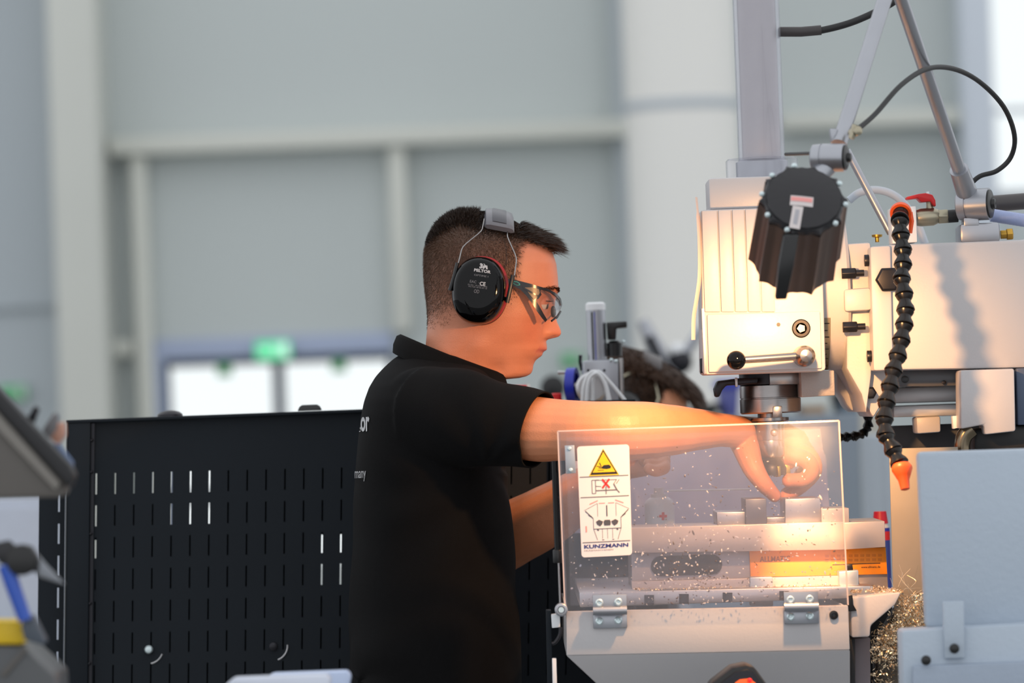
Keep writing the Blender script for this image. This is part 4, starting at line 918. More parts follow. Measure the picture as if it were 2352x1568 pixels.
MB().tube([W(2276, 468, 5.32), W(2352, 462, 5.32), W(2560, 450, 5.32)], M(19, 5.3), 20).build('dark_pipe', mat('charcoal pipe', (70, 66, 66), .45), label='thick charcoal pipe behind the lamp base', cat='pipe')
mb = MB(); P = catmull([W(2276, 494, 5.27), W(2352, 506, 5.27), W(2560, 540, 5.27)], 26); mb.tube(P, [M(15, 5.27) * (1 + .03 * (i % 2)) for i in range(len(P))], 18)
mb.build('braided_hose', mat('bluish braided hose', (150, 162, 200), .3, var=.1, scale=300), label='bluish braided hose beside the lamp base', cat='hose', sharp=60)
pf = MB().lathe(W(2298, 539, 5.24), (1, 0, .03), [(0, .0065), (.008, .0065), (.0085, .0085), (.016, .0085), (.017, .006)], 6).build('pipe_fitting', brass, label='small brass pipe fitting at the lamp base', cat='fitting', bevel=.0004)

# ------------------------------------------------------------------ segmented coolant hoses
def snake(name, pts, radius, label, orange, mat_):
    t = thing(name, label, 'coolant hose', pts[-1], 'segmented coolant hoses')
    for i in range(len(pts) - 1):
        p, q_ = pts[i], pts[i + 1]; d = (q_ - p); L_ = d.length
        MB().lathe(p, d, [(-.12 * L_, radius * .55), (-.02 * L_, radius * .86), (.12 * L_, radius * .97), (.26 * L_, radius * .86), (.40 * L_, radius * .68), (.55 * L_, radius * .72), (.80 * L_, radius * .98), (1.0 * L_, radius * 1.06), (1.03 * L_, radius * 1.0), (1.03 * L_, radius * .6)], 24).build('hose_segment', mat_, t)
    if orange:
        d = (pts[0] - pts[1]).normalized()
        MB().lathe(pts[0] - d * .002, d, [(-.004, radius * .98), (-.004, radius * 1.2), (.003, radius * 1.24), (.003, radius * .98), (-.004, radius * .98)], 28).build('orange_ring', orange_pl, t)
        MB().tube([pts[0] + V(.012, .002, .0), pts[0] + V(.014, .002, -.012), pts[0] + V(.012, .002, -.028)], [.004, .0035, .0025], 8).build('ring_tab', orange_pl, t)
        e = pts[-1]; d = (W(2080, 1126, 4.93) - W(2071, 1070, 4.94)).normalized(); s0 = W(2071, 1072, 4.94)
        MB().lathe(s0, d, [(-.004, radius * .9), (0, radius * 1.12), (.004, radius * 1.14), (.012, radius * .85), (.018, radius * .62), (.030, radius * .5), (.031, radius * .3)], 26).build('orange_nozzle', orange_pl, t)
    return t
hp = [(2069, 488), (2067, 506), (2069, 540), (2074, 575), (2074, 608), (2071, 640), (2077, 676), (2080, 712), (2077, 746), (2070, 782), (2062, 818), (2052, 852), (2044, 888), (2036, 924), (2031, 962), (2034, 1000), (2052, 1034), (2066, 1064)]
hose_m = mat('black hose plastic', (9, 8, 8), .22, var=.1, spec=.35)
snake('coolant_hose', [W(a, b, 5.13 if i == 0 else 5.112 - .0095 * i) for i, (a, b) in enumerate(hp)], M(20.5, 5.08), 'long black segmented coolant hose with orange nozzle', True, hose_m)
hp2 = [(1960, 838), (1966, 862), (1972, 886), (1980, 908), (1990, 930), (1994, 955), (1994, 980), (1982, 996), (1962, 1001), (1944, 1003), (1926, 1004)]
snake('coolant_hose', [W(a, b, 5.5) for a, b in hp2], M(12, 5.5), 'shorter black segmented coolant hose behind the spindle', False, hose_m)
# control box low in front
cb_ = thing('control_box', 'black control box with orange lit button below the trough', 'control box', (W(1710, 1700, 4.85).x, 4.87, W(1710, 1720, 4.85).z))
MB().px([(1628, 1572), (1680, 1532), (1712, 1525), (1732, 1530), (1762, 1572), (1790, 1720), (1600, 1720)], 4.85, .06).build('housing', black_plastic, cb_, bevel=.006)
MB().px([(1650, 1572), (1688, 1543), (1716, 1537), (1730, 1542), (1750, 1572), (1760, 1700), (1640, 1700)], 4.846, .006).build('face_plate', dark_steel, cb_, bevel=.002)
MB().px([(1688, 1568), (1700, 1560), (1722, 1558), (1736, 1568), (1736, 1590), (1690, 1590)], 4.842, .006).build('orange_button', mat('lit orange', (230, 90, 30), .4, emit=(240, 96, 30), estr=.5), cb_, bevel=.001)
MB().sphere(W(1722, 1562, 4.84), .003, n=12, m=8).build('red_indicator', mat('red light', (230, 20, 20), .3, emit=(255, 30, 30), estr=1.2), cb_)
MB().cyl((W(1710, 1700, 4.88).x, 4.88, 0), (W(1710, 1700, 4.88).x, 4.88, W(1710, 1718, 4.88).z), .02, n=14).build('stand', dark_steel, cb_)

# ------------------------------------------------------------------ blurred things at the left, nearer than the trolley
NY = 3.95
t = thing('tilted_panel', 'dark grey tilted housing with black rim at the left edge', 'housing', (W(40, 1100, NY).x, NY + .1, 0))
MB().px([(-220, 700), (-6, 926), (148, 1100), (150, 1128), (140, 1142), (-220, 1150)], NY, .05).build('body', mat('taupe plastic', (92, 88, 84), .6), t, bevel=.006)
MB().px([(-220, 660), (0, 896), (60, 962), (160, 1068), (172, 1092), (160, 1122), (148, 1108), (-12, 934), (-220, 712)], NY - .012, .03).build('rim', mat('black rim', (22, 22, 25), .5), t, bevel=.003)
MB().px([(-220, 712), (-12, 936), (140, 1108), (126, 1126), (-30, 960), (-220, 752)], NY - .006, .02).build('grey_edge', mat('grey edge', (128, 124, 118), .6), t, bevel=.002)
a = W(-190, 1140, NY); MB().cyl((a.x, NY + .03, 0), (a.x, NY + .03, a.z), .012, n=18).build('stand', dark_steel, t)
# tools standing on the slanted rim
for i, (poly, m_, lb) in enumerate((([(60, 962), (78, 930), (90, 938), (76, 975)], dark_steel, 'dark tool shank leaning on the tilted housing'), ([(96, 988), (124, 945), (134, 955), (128, 985), (112, 1008)], mat('grey tool', (110, 108, 110), .5), 'grey tool shank leaning behind the tilted housing'), ([(112, 1005), (128, 972), (148, 968), (150, 1000), (132, 1022)], mat('salmon plastic', (200, 150, 130), .5), 'salmon coloured grip behind the tilted housing'), ([(118, 1020), (134, 1018), (168, 1062), (166, 1084), (150, 1068)], mat('steel blue', (90, 112, 150), .5), 'steel blue scraper on the rim of the tilted housing'))):
    MB().px(poly, NY + .03 + i * .02, .012).build('hand_tool', m_, label=lb, cat='tool', group='tools on the tilted housing', bevel=.002)
PY = 3.95
rk = thing('tool_rack', 'grey open tool rack in the lower left corner', 'rack', (W(30, 1500, PY).x, PY + .1, 0))
MB().px([(-120, 1480), (52, 1484), (126, 1552), (130, 1660), (-120, 1660)], PY + .015, .12).build('bin', mat('smoky plastic', (78, 80, 82), .4), rk, bevel=.004)
MB().px([(0, 1548), (56, 1486), (64, 1490), (10, 1556)], PY + .011, .006).build('bin_edge', mat('taupe plastic', (0, 0, 0)), rk, bevel=.001)
a = W(60, 1655, PY); MB().cyl((a.x, PY + .07, 0), (a.x, PY + .07, a.z), .02, n=16).build('stand', dark_steel, rk)
MB().px([(-60, 1424), (48, 1426), (54, 1480), (-60, 1480)], PY + .02, .05).build('yellow_block', yellow_pl, label='yellow plastic block below the pliers', cat='block', bevel=.003)
plr = thing('pliers', 'pliers with blue grips and grey jaws at the left', 'pliers', W(60, 1470, PY))
def pl_(name, pts, r_, m_, flat=1.0):
    P = catmull([W(a, b, PY - .01) for a, b in pts], 5); n_ = len(P)
    MB().tube(P, [r_[0] + (r_[1] - r_[0]) * i / (n_ - 1) for i in range(n_)], 12).build(name, m_, plr)
pl_('grip', [(14, 1296), (28, 1340), (44, 1385), (58, 1424)], (.0085, .007), mat('blue grip', (46, 84, 176), .4))
pl_('grip', [(-30, 1300), (-34, 1350), (-36, 1400), (-34, 1440)], (.0085, .007), mat('blue grip', (0, 0, 0)))
MB().lathe(W(48, 1286, PY - .02), (0, 1, 0), [(0, .016), (.02, .016)], 24).build('pivot', black_plastic, plr, bevel=.002)
MB().px([(40, 1262), (70, 1252), (92, 1285), (88, 1315), (52, 1310)], PY - .018, .014).build('jaw_base', mat('burnished steel', (52, 52, 54), .4, .6), plr, bevel=.002)
MB().px([(82, 1270), (104, 1296), (148, 1342), (90, 1324), (76, 1308)], PY - .016, .01).build('jaw', mat('grey jaw', (128, 132, 138), .4, .5), plr, bevel=.0015)
MB().px([(-30, 1250), (20, 1240), (50, 1268), (40, 1300), (0, 1296)], PY - .016, .012).build('jaw_base', mat('burnished steel', (0, 0, 0)), plr, bevel=.002)
MB().px([(52, 1412), (76, 1412), (106, 1470), (100, 1482), (56, 1470), (48, 1440)], PY + .0, .02).build('scraper', mat('slate plastic', (74, 82, 92), .4), label='slate coloured scraper beside the yellow block', cat='scraper', bevel=.002)
# pale trays along the bottom edge
for (x0, x1, y0, Y_, lb) in ((524, 760, 1557, 4.25, 'pale grey tray lip at the bottom edge'), (612, 806, 1547, 4.45, 'bluish white tray lip behind the pale grey one')):
    t = thing('tray', lb, 'tray', (W((x0 + x1) / 2, 1600, Y_).x, Y_ + .1, 0))
    m_ = mat('tray white', (206, 212, 226), .3) if Y_ < 4.4 else mat('tray blue white', (184, 198, 226), .3)
    a, b = W(x0, y0, Y_), W(x1, y0, Y_)
    MB().prism([(a.x + .006, Y_, a.z), (b.x - .004, Y_, a.z), (b.x, Y_, a.z - .006), (b.x - .01, Y_, a.z - .05), (a.x + .01, Y_, a.z - .05), (a.x - .004, Y_, a.z - .008)], (0, .03, 0)).build('pan', m_, t, bevel=.003)
    MB().cyl(((a.x + b.x) / 2, Y_ + .015, 0), ((a.x + b.x) / 2, Y_ + .015, a.z - .05), .02, n=14).build('stand', dark_steel, t)

# ------------------------------------------------------------------ the worker
YC = 5.38                                   # his mid plane
PXM = F / YC
def hp_local(co):
    """head-plane pixel coordinates of world points (the same on both sides of the mid plane)"""
    o = W(1176, 784, YC); d = co - np.array(o)
    a, b = W(1177, 784, YC) - o, W(1176, 785, YC) - o
    A = np.array([[a.x, b.x], [a.z, b.z]]); inv = np.linalg.inv(A)
    uv = d[:, [0, 2]] @ inv.T
    return 1176 + uv[:, 0], 784 + uv[:, 1], d[:, 1]
# profile tables: image row -> back edge, front edge of the bare head (nose and lips come on top), half width, widest column, front exponent
PROF = [(488, 1068, 1114, .020, 1090, 2.1), (491, 1052, 1134, .034, 1090, 2.1), (497, 1036, 1153, .046, 1088, 2.1), (505, 1022, 1170, .0545, 1086, 2.1), (515, 1009, 1187, .061, 1085, 2.1), (525, 1001, 1205, .0665, 1085, 2.15), (538, 993, 1229, .0710, 1085, 2.25), (550, 987, 1247, .0735, 1085, 2.3), (562, 983, 1259, .0752, 1085, 2.35), (582, 979, 1270, .0770, 1085, 2.4), (606, 977, 1278, .0780, 1085, 2.4), (638, 977, 1281.5, .0780, 1085, 2.3), (656, 978, 1282.5, .0775, 1088, 2.25), (668, 979, 1283, .0768, 1090, 2.2), (678, 980, 1279, .0760, 1092, 2.2), (690, 981, 1271, .0750, 1095, 2.25), (705, 982, 1266, .0740, 1098, 2.25), (730, 983, 1261, .0715, 1100, 2.2), (750, 982, 1257.5, .0690, 1098, 2.15), (766, 980, 1256, .0665, 1090, 2.1), (778, 979, 1255, .0645, 1080, 2.05), (790, 978, 1252, .0625, 1070, 2.0), (802, 976, 1249.5, .0610, 1060, 1.95), (812, 974, 1243.5, .0600, 1052, 1.9), (826, 971, 1231, .0592, 1046, 1.85), (838, 968, 1224.5, .0590, 1040, 1.8), (850, 965, 1222, .0590, 1036, 1.75), (858, 963, 1219, .0590, 1034, 1.72), (864, 961, 1209, .0590, 1032, 1.75), (868, 960, 1192, .0590, 1032, 1.85), (870.5, 959, 1165, .0592, 1032, 2.0), (873, 958, 1141, .0595, 1032, 2.0), (880, 956, 1134, .060, 1030, 2.0), (900, 950, 1128, .064, 1028, 2.0), (930, 940, 1122, .074, 1024, 2.0), (970, 930, 1118, .085, 1020, 2.0)]
ROWS = sorted(set([488 + 2.2 * i for i in range(219)] + [p[0] for p in PROF])); ROWS = [r for r in ROWS if r <= 970]
def ptab(i, y): return float(np.interp(y, [p[0] for p in PROF], [p[i] for p in PROF]))
NOSE = [(672, 0), (680, 1.5), (690, 4.5), (702, 8), (715, 12), (733, 17.5), (742, 22), (750, 27.5), (758, 31.5), (765, 33), (770, 31.5), (774, 26), (777, 13), (780, 1), (783, 0)]
NOSEW = [(672, .010), (690, .0085), (715, .0095), (733, .0115), (750, .0145), (764, .0165), (776, .0150), (783, .014)]
LIPS = [(780, 0), (785, 1.5), (792, 4.5), (799, 6.5), (803, 7.5), (806, 6), (808.5, 1.0), (811, 3.2), (815, 5.0), (819, 4.6), (823, 2.0), (828, 0)]
NT = 168
def head_rings(grow=0.0):
    rings = []
    for y in ROWS:
        xb, xf, hw, xm, ef = [ptab(i, y) for i in range(1, 6)]
        nose, nw, lip = lerp_tab(NOSE, y), lerp_tab(NOSEW, y), lerp_tab(LIPS, y)
        ring = []
        for j in range(NT):
            a = 2 * math.pi * j / NT; a = a + .0 * math.sin(a)
            c_, s_ = math.cos(a), math.sin(a); e_ = 2 / (ef if c_ > 0 else 2.25)
            x = xm + (xf - xm if c_ > 0 else xm - xb) * math.copysign(abs(c_) ** e_, c_)
            off = hw * math.copysign(abs(s_) ** e_, s_)
            ao = abs(off)
            if c_ > 0:
                g_ = math.exp(-(ao / nw) ** 2.6); x += nose * g_
                ww = .021 * (1 - .3 * min(1, max(0, (y - 806) / 20))); x += lip * math.exp(-(ao / ww) ** 2.4)
                # mouth line running back to the corner
                ym = 808 - 4.0 * min(1, ao / .024); x -= 2.6 * math.exp(-((y - ym) / 2.2) ** 2) * (1 if ao < .022 else math.exp(-((ao - .022) / .004) ** 2))
                # alar wing, eye socket, brow, cheekbone, chin
                dx = (x - 1252) / 9; k = math.exp(-((y - 764) / 8.5) ** 2 - ((ao - .0165) / .0045) ** 2); off += math.copysign(.0018 * k, off); x += 2.2 * k
                k = math.exp(-((y - 756) / 14) ** 2 - ((ao - .0235) / .0035) ** 2); x -= 2.2 * k
                k = math.exp(-((y - 694) / 15) ** 2 - ((ao - .031) / .013) ** 2); x -= 8.5 * k
                k = math.exp(-((y - 667) / 9) ** 2 - ((ao - .030) / .018) ** 2); x += 2.6 * k
                k = math.exp(-((y - 722) / 18) ** 2 - ((ao - .050) / .014) ** 2); x += 4.5 * k; off += math.copysign(.0012 * k, off)
                k = math.exp(-((y - 790) / 28) ** 2 - ((ao - .046) / .012) ** 2); off -= math.copysign(.0025 * k, off)
                k = math.exp(-((y - 848) / 12) ** 2 - (ao / .016) ** 2); x += 1.5 * k
                # upper lid fold and lower lid
                k = math.exp(-((y - 691) / 3.0) ** 2 - ((ao - .031) / .011) ** 2); x += 2.2 * k
                k = math.exp(-((y - 704) / 4.0) ** 2 - ((ao - .031) / .011) ** 2); x += 1.6 * k
                k = math.exp(-((y - 773) / 2.6) ** 2 - ((ao - .0085) / .0035) ** 2); x -= 9 * k      # nostril
            # jaw angle, and the hollow of the neck behind it
            k = math.exp(-((y - 800) / 26) ** 2 - ((x - 1105) / 34) ** 2); off += math.copysign(.0055 * k, off)
            k = math.exp(-((y - 852) / 22) ** 2 - ((x - 1140) / 24) ** 2); off -= math.copysign(.007 * k, off)
            p = W(x, y, YC); p.y += off
            ring.append(p)
        rings.append(ring)
    return rings
body = MB()
HR = head_rings()
body.loft(HR)
def ell_ring(c, a1, r1, a2, r2, n=28, ex=2.0):
    e_ = 2 / ex
    return [c + a1 * (r1 * math.copysign(abs(math.cos(t)) ** e_, math.cos(t))) + a2 * (r2 * math.copysign(abs(math.sin(t)) ** e_, math.sin(t))) for t in [2 * math.pi * j / n for j in range(n)]]
TORSO = [(812, 928, 1040, .060), (826, 905, 1075, .080), (842, 886, 1105, .105), (862, 866, 1130, .140), (885, 851, 1146, .170), (915, 839, 1154, .188), (950, 831, 1158, .192), (1000, 824, 1160, .190), (1060, 817, 1159, .182), (1140, 811, 1166, .176), (1220, 809, 1175, .172), (1300, 808, 1184, .170), (1400, 807, 1190, .170), (1500, 806, 1195, .173), (1568, 806, 1197, .175), (1660, 808, 1200, .178), (1740, 810, 1202, .178)]
def torso_rings(shrink, n=72, y1=1740):
    out = []
    for (y, xb, xf, hw) in TORSO:
        if y > y1: break
        c_ = W((xb + xf) / 2, y, YC); rx = (xf - xb) / 2 / PXM - shrink
        out.append(ell_ring(c_, V(1, 0, 0), rx, V(0, 1, 0), hw - shrink, n, 2.35))
    return out
body.loft(torso_rings(.011))
def limb(mb, pts, n=22, k=5, flat=None):
    P = catmull([p for p, r_ in pts], k); rs = []
    for i in range(len(pts) - 1):
        for j in range(k):
            t_ = j / k; t_ = t_ * t_ * (3 - 2 * t_) * .5 + t_ * .5
            rs.append(pts[i][1] * (1 - t_) + pts[i + 1][1] * t_)
    rs.append(pts[-1][1]); mb.tube(P, rs, n); mb.sphere(P[0], rs[0], n=16, m=10); mb.sphere(P[-1], rs[-1], n=16, m=10)
# near arm reaching to the spindle
SH, EL, WR = W(1012, 968, 5.235), W(1400, 991, 5.105), W(1702, 990, 5.33)
near_arm = [(W(1000, 966, 5.27), .050), (W(1090, 970, 5.215), .046), (W(1180, 978, 5.178), .044), (W(1240, 986, 5.155), .0435), (W(1300, 988, 5.135), .0408), (W(1360, 990, 5.115), .0400), (W(1420, 990, 5.115), .0402), (W(1480, 988, 5.145), .0388), (W(1540, 987.5, 5.19), .0345), (W(1600, 986, 5.235), .0285), (W(1655, 987, 5.28), .0232), (W(1700, 992, 5.325), .0225)]
limb(body, near_arm)
def finger(mb, pts, r0, r1):
    n_ = len(pts); limb(mb, [(W(*p), r0 + (r1 - r0) * i / (n_ - 1)) for i, p in enumerate(pts)], 14, 4)
def hand_near(mb):
    # palm behind the tool holder
    rings = []
    a_ = [((1690, 992, 5.325), .0235, .0195), ((1725, 1000, 5.350), .0290, .0180), ((1765, 1010, 5.372), .0370, .0165), ((1800, 1020, 5.384), .0400, .0150), ((1832, 1034, 5.386), .0370, .0130), ((1842, 1040, 5.386), .03, .009)]
    P = [W(*p[0]) for p in a_]
    for i, (p, rw, rt) in enumerate(a_):
        d = (P[min(i + 1, len(P) - 1)] - P[max(i - 1, 0)]).normalized()
        wdir = V(-.22, .55, .8); wdir = (wdir - d * wdir.dot(d)).normalized(); tdir = d.cross(wdir)
        rings.append(ell_ring(P[i], wdir, rw, tdir, rt, 24, 2.4))
    mb.loft(rings)
    finger(mb, [(1812, 1046, 5.362), (1850, 1056, 5.352), (1864, 1080, 5.340), (1846, 1101, 5.328), (1812, 1103, 5.318)], .0132, .0100)
    finger(mb, [(1816, 1032, 5.385), (1858, 1044, 5.378), (1872, 1080, 5.366), (1842, 1116, 5.350), (1804, 1140, 5.338)], .0118, .0090)
    finger(mb, [(1822, 1020, 5.402), (1854, 1034, 5.400), (1866, 1074, 5.388), (1838, 1110, 5.370), (1806, 1132, 5.356)], .0110, .0084)
    finger(mb, [(1818, 1006, 5.416), (1848, 1022, 5.416), (1858, 1058, 5.406), (1836, 1090, 5.392), (1812, 1110, 5.378)], .0098, .0076)
    finger(mb, [(1706, 1006, 5.335), (1716, 1036, 5.312), (1730, 1074, 5.296), (1752, 1108, 5.294), (1779, 1138, 5.306)], .0215, .0094)
    limb(mb, [(W(1705, 1000, 5.34), .022), (W(1740, 1030, 5.36), .022), (W(1775, 1050, 5.378), .018)], 16, 4)
hand_near(body)
# far arm
far_arm = [(W(1010, 975, 5.52), .050), (W(1050, 1080, 5.56), .052), (W(1095, 1190, 5.57), .047), (W(1130, 1245, 5.55), .047), (W(1195, 1216, 5.52), .0462), (W(1250, 1188, 5.49), .0442), (W(1310, 1150, 5.465), .0390), (W(1365, 1112, 5.445), .032), (W(1412, 1078, 5.43), .0255), (W(1432, 1064, 5.42), .0235)]
limb(body, far_arm)
def hand_far(mb):
    a_ = [((1428, 1066, 5.422), .023, .019), ((1450, 1056, 5.415), .029, .018), ((1475, 1046, 5.41), .033, .017), ((1495, 1040, 5.405), .030, .012)]
    P = [W(*p[0]) for p in a_]; rings = []
    for i, (p, rw, rt) in enumerate(a_):
        d = (P[min(i + 1, len(P) - 1)] - P[max(i - 1, 0)]).normalized()
        wdir = V(.1, .5, .8); wdir = (wdir - d * wdir.dot(d)).normalized(); tdir = d.cross(wdir)
        rings.append(ell_ring(P[i], wdir, rw, tdir, rt, 20, 2.4))
    mb.loft(rings)
    for k in range(4):
        y_ = 1016 + 13 * k; Y_ = 5.412 - .012 * k
        finger(mb, [(1482, y_, Y_), (1514, y_ + 5, Y_ - .004), (1526, y_ + 18, Y_ - .016), (1508, y_ + 26, Y_ - .03), (1490, y_ + 22, Y_ - .034)], .0102, .0078)
    finger(mb, [(1440, 1050, 5.40), (1462, 1034, 5.385), (1486, 1032, 5.376), (1506, 1038, 5.372)], .014, .009)
hand_far(body)
bme = remeshed(body, .0016, smooth=2, factor=.4)
co = coords(bme); hx, hy, ho = hp_local(co)
# skin colour by place: lips, stubble, scalp under the hair
def poly_mask(px_, py_, poly, soft):
    """signed-ish soft membership of points in a polygon (numpy)"""
    n_ = len(poly); inside = np.zeros(len(px_), bool); dist = np.full(len(px_), 1e9)
    j = n_ - 1
    for i in range(n_):
        xi, yi = poly[i]; xj, yj = poly[j]
        cross = ((yi > py_) != (yj > py_)) & (px_ < (xj - xi) * (py_ - yi) / ((yj - yi) if yj != yi else 1e-9) + xi)
        inside ^= cross
        dx, dy = xj - xi, yj - yi; t_ = np.clip(((px_ - xi) * dx + (py_ - yi) * dy) / (dx * dx + dy * dy + 1e-9), 0, 1)
        dist = np.minimum(dist, np.hypot(px_ - xi - t_ * dx, py_ - yi - t_ * dy)); j = i
    sd = np.where(inside, dist, -dist)
    return np.clip(.5 + sd / soft / 2, 0, 1)
HAIR = [(940, 440), (1310, 440), (1310, 560), (1268, 579), (1238, 566), (1208, 560), (1196, 578), (1190, 620), (1184, 672), (1165, 690), (1120, 690), (1070, 690), (1040, 716), (1020, 738), (960, 742)]
TOPH = [(960, 440), (1320, 440), (1320, 570), (1270, 579), (1236, 564), (1200, 553), (1150, 545), (1110, 540), (1060, 522), (1020, 536), (985, 566), (940, 560)]
onhead = (hy < 905) & (np.abs(ho) < .12)
hm = poly_mask(hx, hy, HAIR, 12 + 22 * np.clip((hy - 640) / 80, 0, 1)) * onhead; tm = poly_mask(hx, hy, TOPH, 18) * onhead
skin = np.array(rgb(206, 132, 100)[:3]); skin_arm = np.array(rgb(208, 138, 100)[:3]); scalp = np.array(rgb(102, 75, 59)[:3]); dark = np.array(rgb(34, 26, 22)[:3]); lipc = np.array(rgb(186, 96, 88)[:3])
side_w = np.clip((hy - 545) / 190, 0, 1)                # the fade: more skin showing lower down
fade = hm * (1 - .45 * side_w)
colr = np.where(onhead[:, None], skin, skin_arm) * np.ones((len(co), 3))
lm = np.exp(-((hy - 807 + 4 * np.minimum(1, np.abs(ho) / .024)) / 7.5) ** 2) * (np.abs(ho) < .023) * (hx > 1226) * onhead; lm = np.clip(lm, 0, 1)[:, None] * .75
colr = colr * (1 - lm) + lipc * lm
flush = (np.exp(-((hx - 1222) / 26) ** 2 - ((hy - 762) / 36) ** 2) * onhead)[:, None] * .35 + (np.exp(-((hx - 1280) / 12) ** 2 - ((hy - 765) / 14) ** 2) * onhead)[:, None] * .3
colr = colr * (1 - flush) + np.array(rgb(204, 108, 84)[:3]) * flush
beard = poly_mask(hx, hy, [(1130, 790), (1180, 800), (1232, 822), (1230, 872), (1150, 872), (1125, 840)], 22)[:, None] * onhead[:, None] * .16
colr = colr * (1 - beard) + np.array(rgb(140, 104, 90)[:3]) * beard
tipm = np.clip((hx - 1720) / 60, 0, 1)[:, None] * (hy > 1000)[:, None] * .35
colr = colr * (1 - tipm) + np.array(rgb(216, 124, 104)[:3]) * tipm
colr = colr * (1 - fade[:, None]) + scalp * fade[:, None]
colr = colr * (1 - tm[:, None]) + dark * tm[:, None]
ca = bme.color_attributes.new('skin_tone', 'FLOAT_COLOR', 'POINT')
ca.data.foreach_set('color', np.concatenate([colr, np.ones((len(co), 1))], 1).astype(np.float32).ravel())
base = W(1000, 1500, YC); base.z = 0
shift_mesh(bme, -np.array(base))
skin_m = mat('skin', (214, 150, 124), .42, var=.05, scale=90, bump=.22, bscale=700, spec=.45, sss=0.0, attr='skin_tone')
person = link('person', bme, skin_m, None, base, 180, 'worker in black polo shirt, ear defenders and safety glasses reaching to the spindle', 'person')
# eyes
for sg in (-1, 1):
    e = W(1240, 697, YC) + V(0, sg * .0305, 0)
    eye = MB().sphere(e, .0116, n=22, m=14).build('eye', mat('eye white', (214, 204, 198), .25), person)
    rings = []
    for i_ in range(9):
        el_ = R(88 - i_ * 12.5)
        rings.append([e + V(math.cos(el_) * math.cos(a_), math.cos(el_) * math.sin(a_), math.sin(el_)) * .0123 for a_ in np.linspace(-1.7, 1.7, 17)])
    MB().loft(rings, False, False, False).build('eyelid', mat('eyelid skin', (196, 120, 92), .5), eye, sharp=60)
    MB().lathe(e + V(.0095, 0, -.0035), (1, 0, -.12), [(0, .0058), (.0015, .0052), (.0022, .003), (.0024, .0001)], 18).build('iris', mat('dark iris', (44, 34, 28), .15), eye)
# hair: short blades rooted in the scalp, longer on top
rnd = random.Random(5)
hv_, hf_ = [], []; tv_, tf_ = [], []
def blade(V_, F_, p, d, L_, w_, bend):
    d = d.normalized(); s_ = d.cross(V(rnd.gauss(0, 1), rnd.gauss(0, 1), rnd.gauss(0, 1)))
    if s_.length < 1e-6: return
    s_.normalize(); m_ = p + d * L_ * .55; e_ = p + d * L_ + bend * L_
    o = len(V_); V_ += [p - s_ * w_, p + s_ * w_, m_ - s_ * w_ * .8, m_ + s_ * w_ * .8, e_]
    F_ += [(o, o + 1, o + 3, o + 2), (o + 2, o + 3, o + 4)]
RW = len(HR)
cand = []
for i in range(1, RW - 1):
    y = ROWS[i]
    if y > 765: break
    for j in range(NT):
        p = HR[i][j]; cand.append((p, HR[i][(j + 1) % NT] - HR[i][j - 1], HR[i + 1][j] - HR[i - 1][j]))
cc = np.array([tuple(c[0]) for c in cand]); cx_, cy_, cof = hp_local(cc)
ch = poly_mask(cx_, cy_, HAIR, 10 + 24 * np.clip((cy_ - 640) / 80, 0, 1)); ctp = poly_mask(cx_, cy_, TOPH, 12); cts = poly_mask(cx_, cy_, TOPH, 34)
for i, (p, du, dv) in enumerate(cand):
    if ch[i] < .25 or rnd.random() > ch[i] ** 1.6 * 1.15: continue
    n_ = du.cross(dv); 
    if n_.length < 1e-12: continue
    n_.normalize(); c0_ = W(1110, 620, YC)
    if n_.dot(p - c0_) < 0: n_ = -n_
    area = du.length * dv.length / 4
    tp_ = ctp[i]
    cnt = area * 1e6 * (.85 if tp_ > .5 else .75); k = int(cnt) + (rnd.random() < cnt % 1)
    for _ in range(min(k, 6)):
        q = p + du * rnd.uniform(-.5, .5) * .5 + dv * rnd.uniform(-.5, .5) * .5
        if tp_ > .5 or (tp_ > .25 and rnd.random() < tp_):
            fwd_ = min(1, max(0, (cx_[i] - 1060) / 200))
            L_ = .0075 + .0075 * fwd_ + rnd.uniform(-.0025, .0045)
            L_ = .0055 + (L_ - .0055) * max(0, cts[i] * 2 - 1) if cx_[i] < 1200 else L_
            if 1096 < cx_[i] < 1192: L_ = .0035
            if cx_[i] > 1235: L_ *= 1.3
            d = n_ * (1.0 - .45 * fwd_) + V(.35 + .75 * fwd_, 0, .2 - .2 * fwd_) + V(rnd.gauss(0, .34), rnd.gauss(0, .36), rnd.gauss(0, .3))
            blade(tv_, tf_, q, d, L_, .00042, V(.25 * fwd_, 0, -.32 * fwd_))
        else:
            low = min(1, max(0, (cy_[i] - 560) / 170)); L_ = (.0062 - .0042 * low) + rnd.uniform(0, .0012)
            d = n_ * .75 + V(.1, 0, -.7) + V(rnd.gauss(0, .25), rnd.gauss(0, .25), rnd.gauss(0, .25))
            up = float(min(1, max(0, (600 - cy_[i]) / 60))); d = d * (1 - up) + (n_ * 1.0 + V(rnd.gauss(.1, .25), rnd.gauss(0, .25), rnd.gauss(.1, .25))) * up
            if rnd.random() < 1 - .45 * low: blade(hv_, hf_, q, d, L_, .00020, V(0, 0, -.15))
def blades(name, V_, F_, m_, parent, label=None):
    me = bpy.data.meshes.new(name); me.from_pydata([tuple(p - BASE[parent]) for p in V_], [], F_); me.update()
    return link(name, me, m_, parent, BASE[parent], 180, label)
hair_o = blades('hair', tv_, tf_, mat('dark brown hair', (46, 34, 27), .45, var=.3, scale=200, spec=.4), person, 'short dark brown hair, longer on top')
blades('hair_sides', hv_, hf_, mat('cropped brown hair', (90, 66, 51), .5, var=.25, scale=200, spec=.3), hair_o, 'closely cropped brown sides')
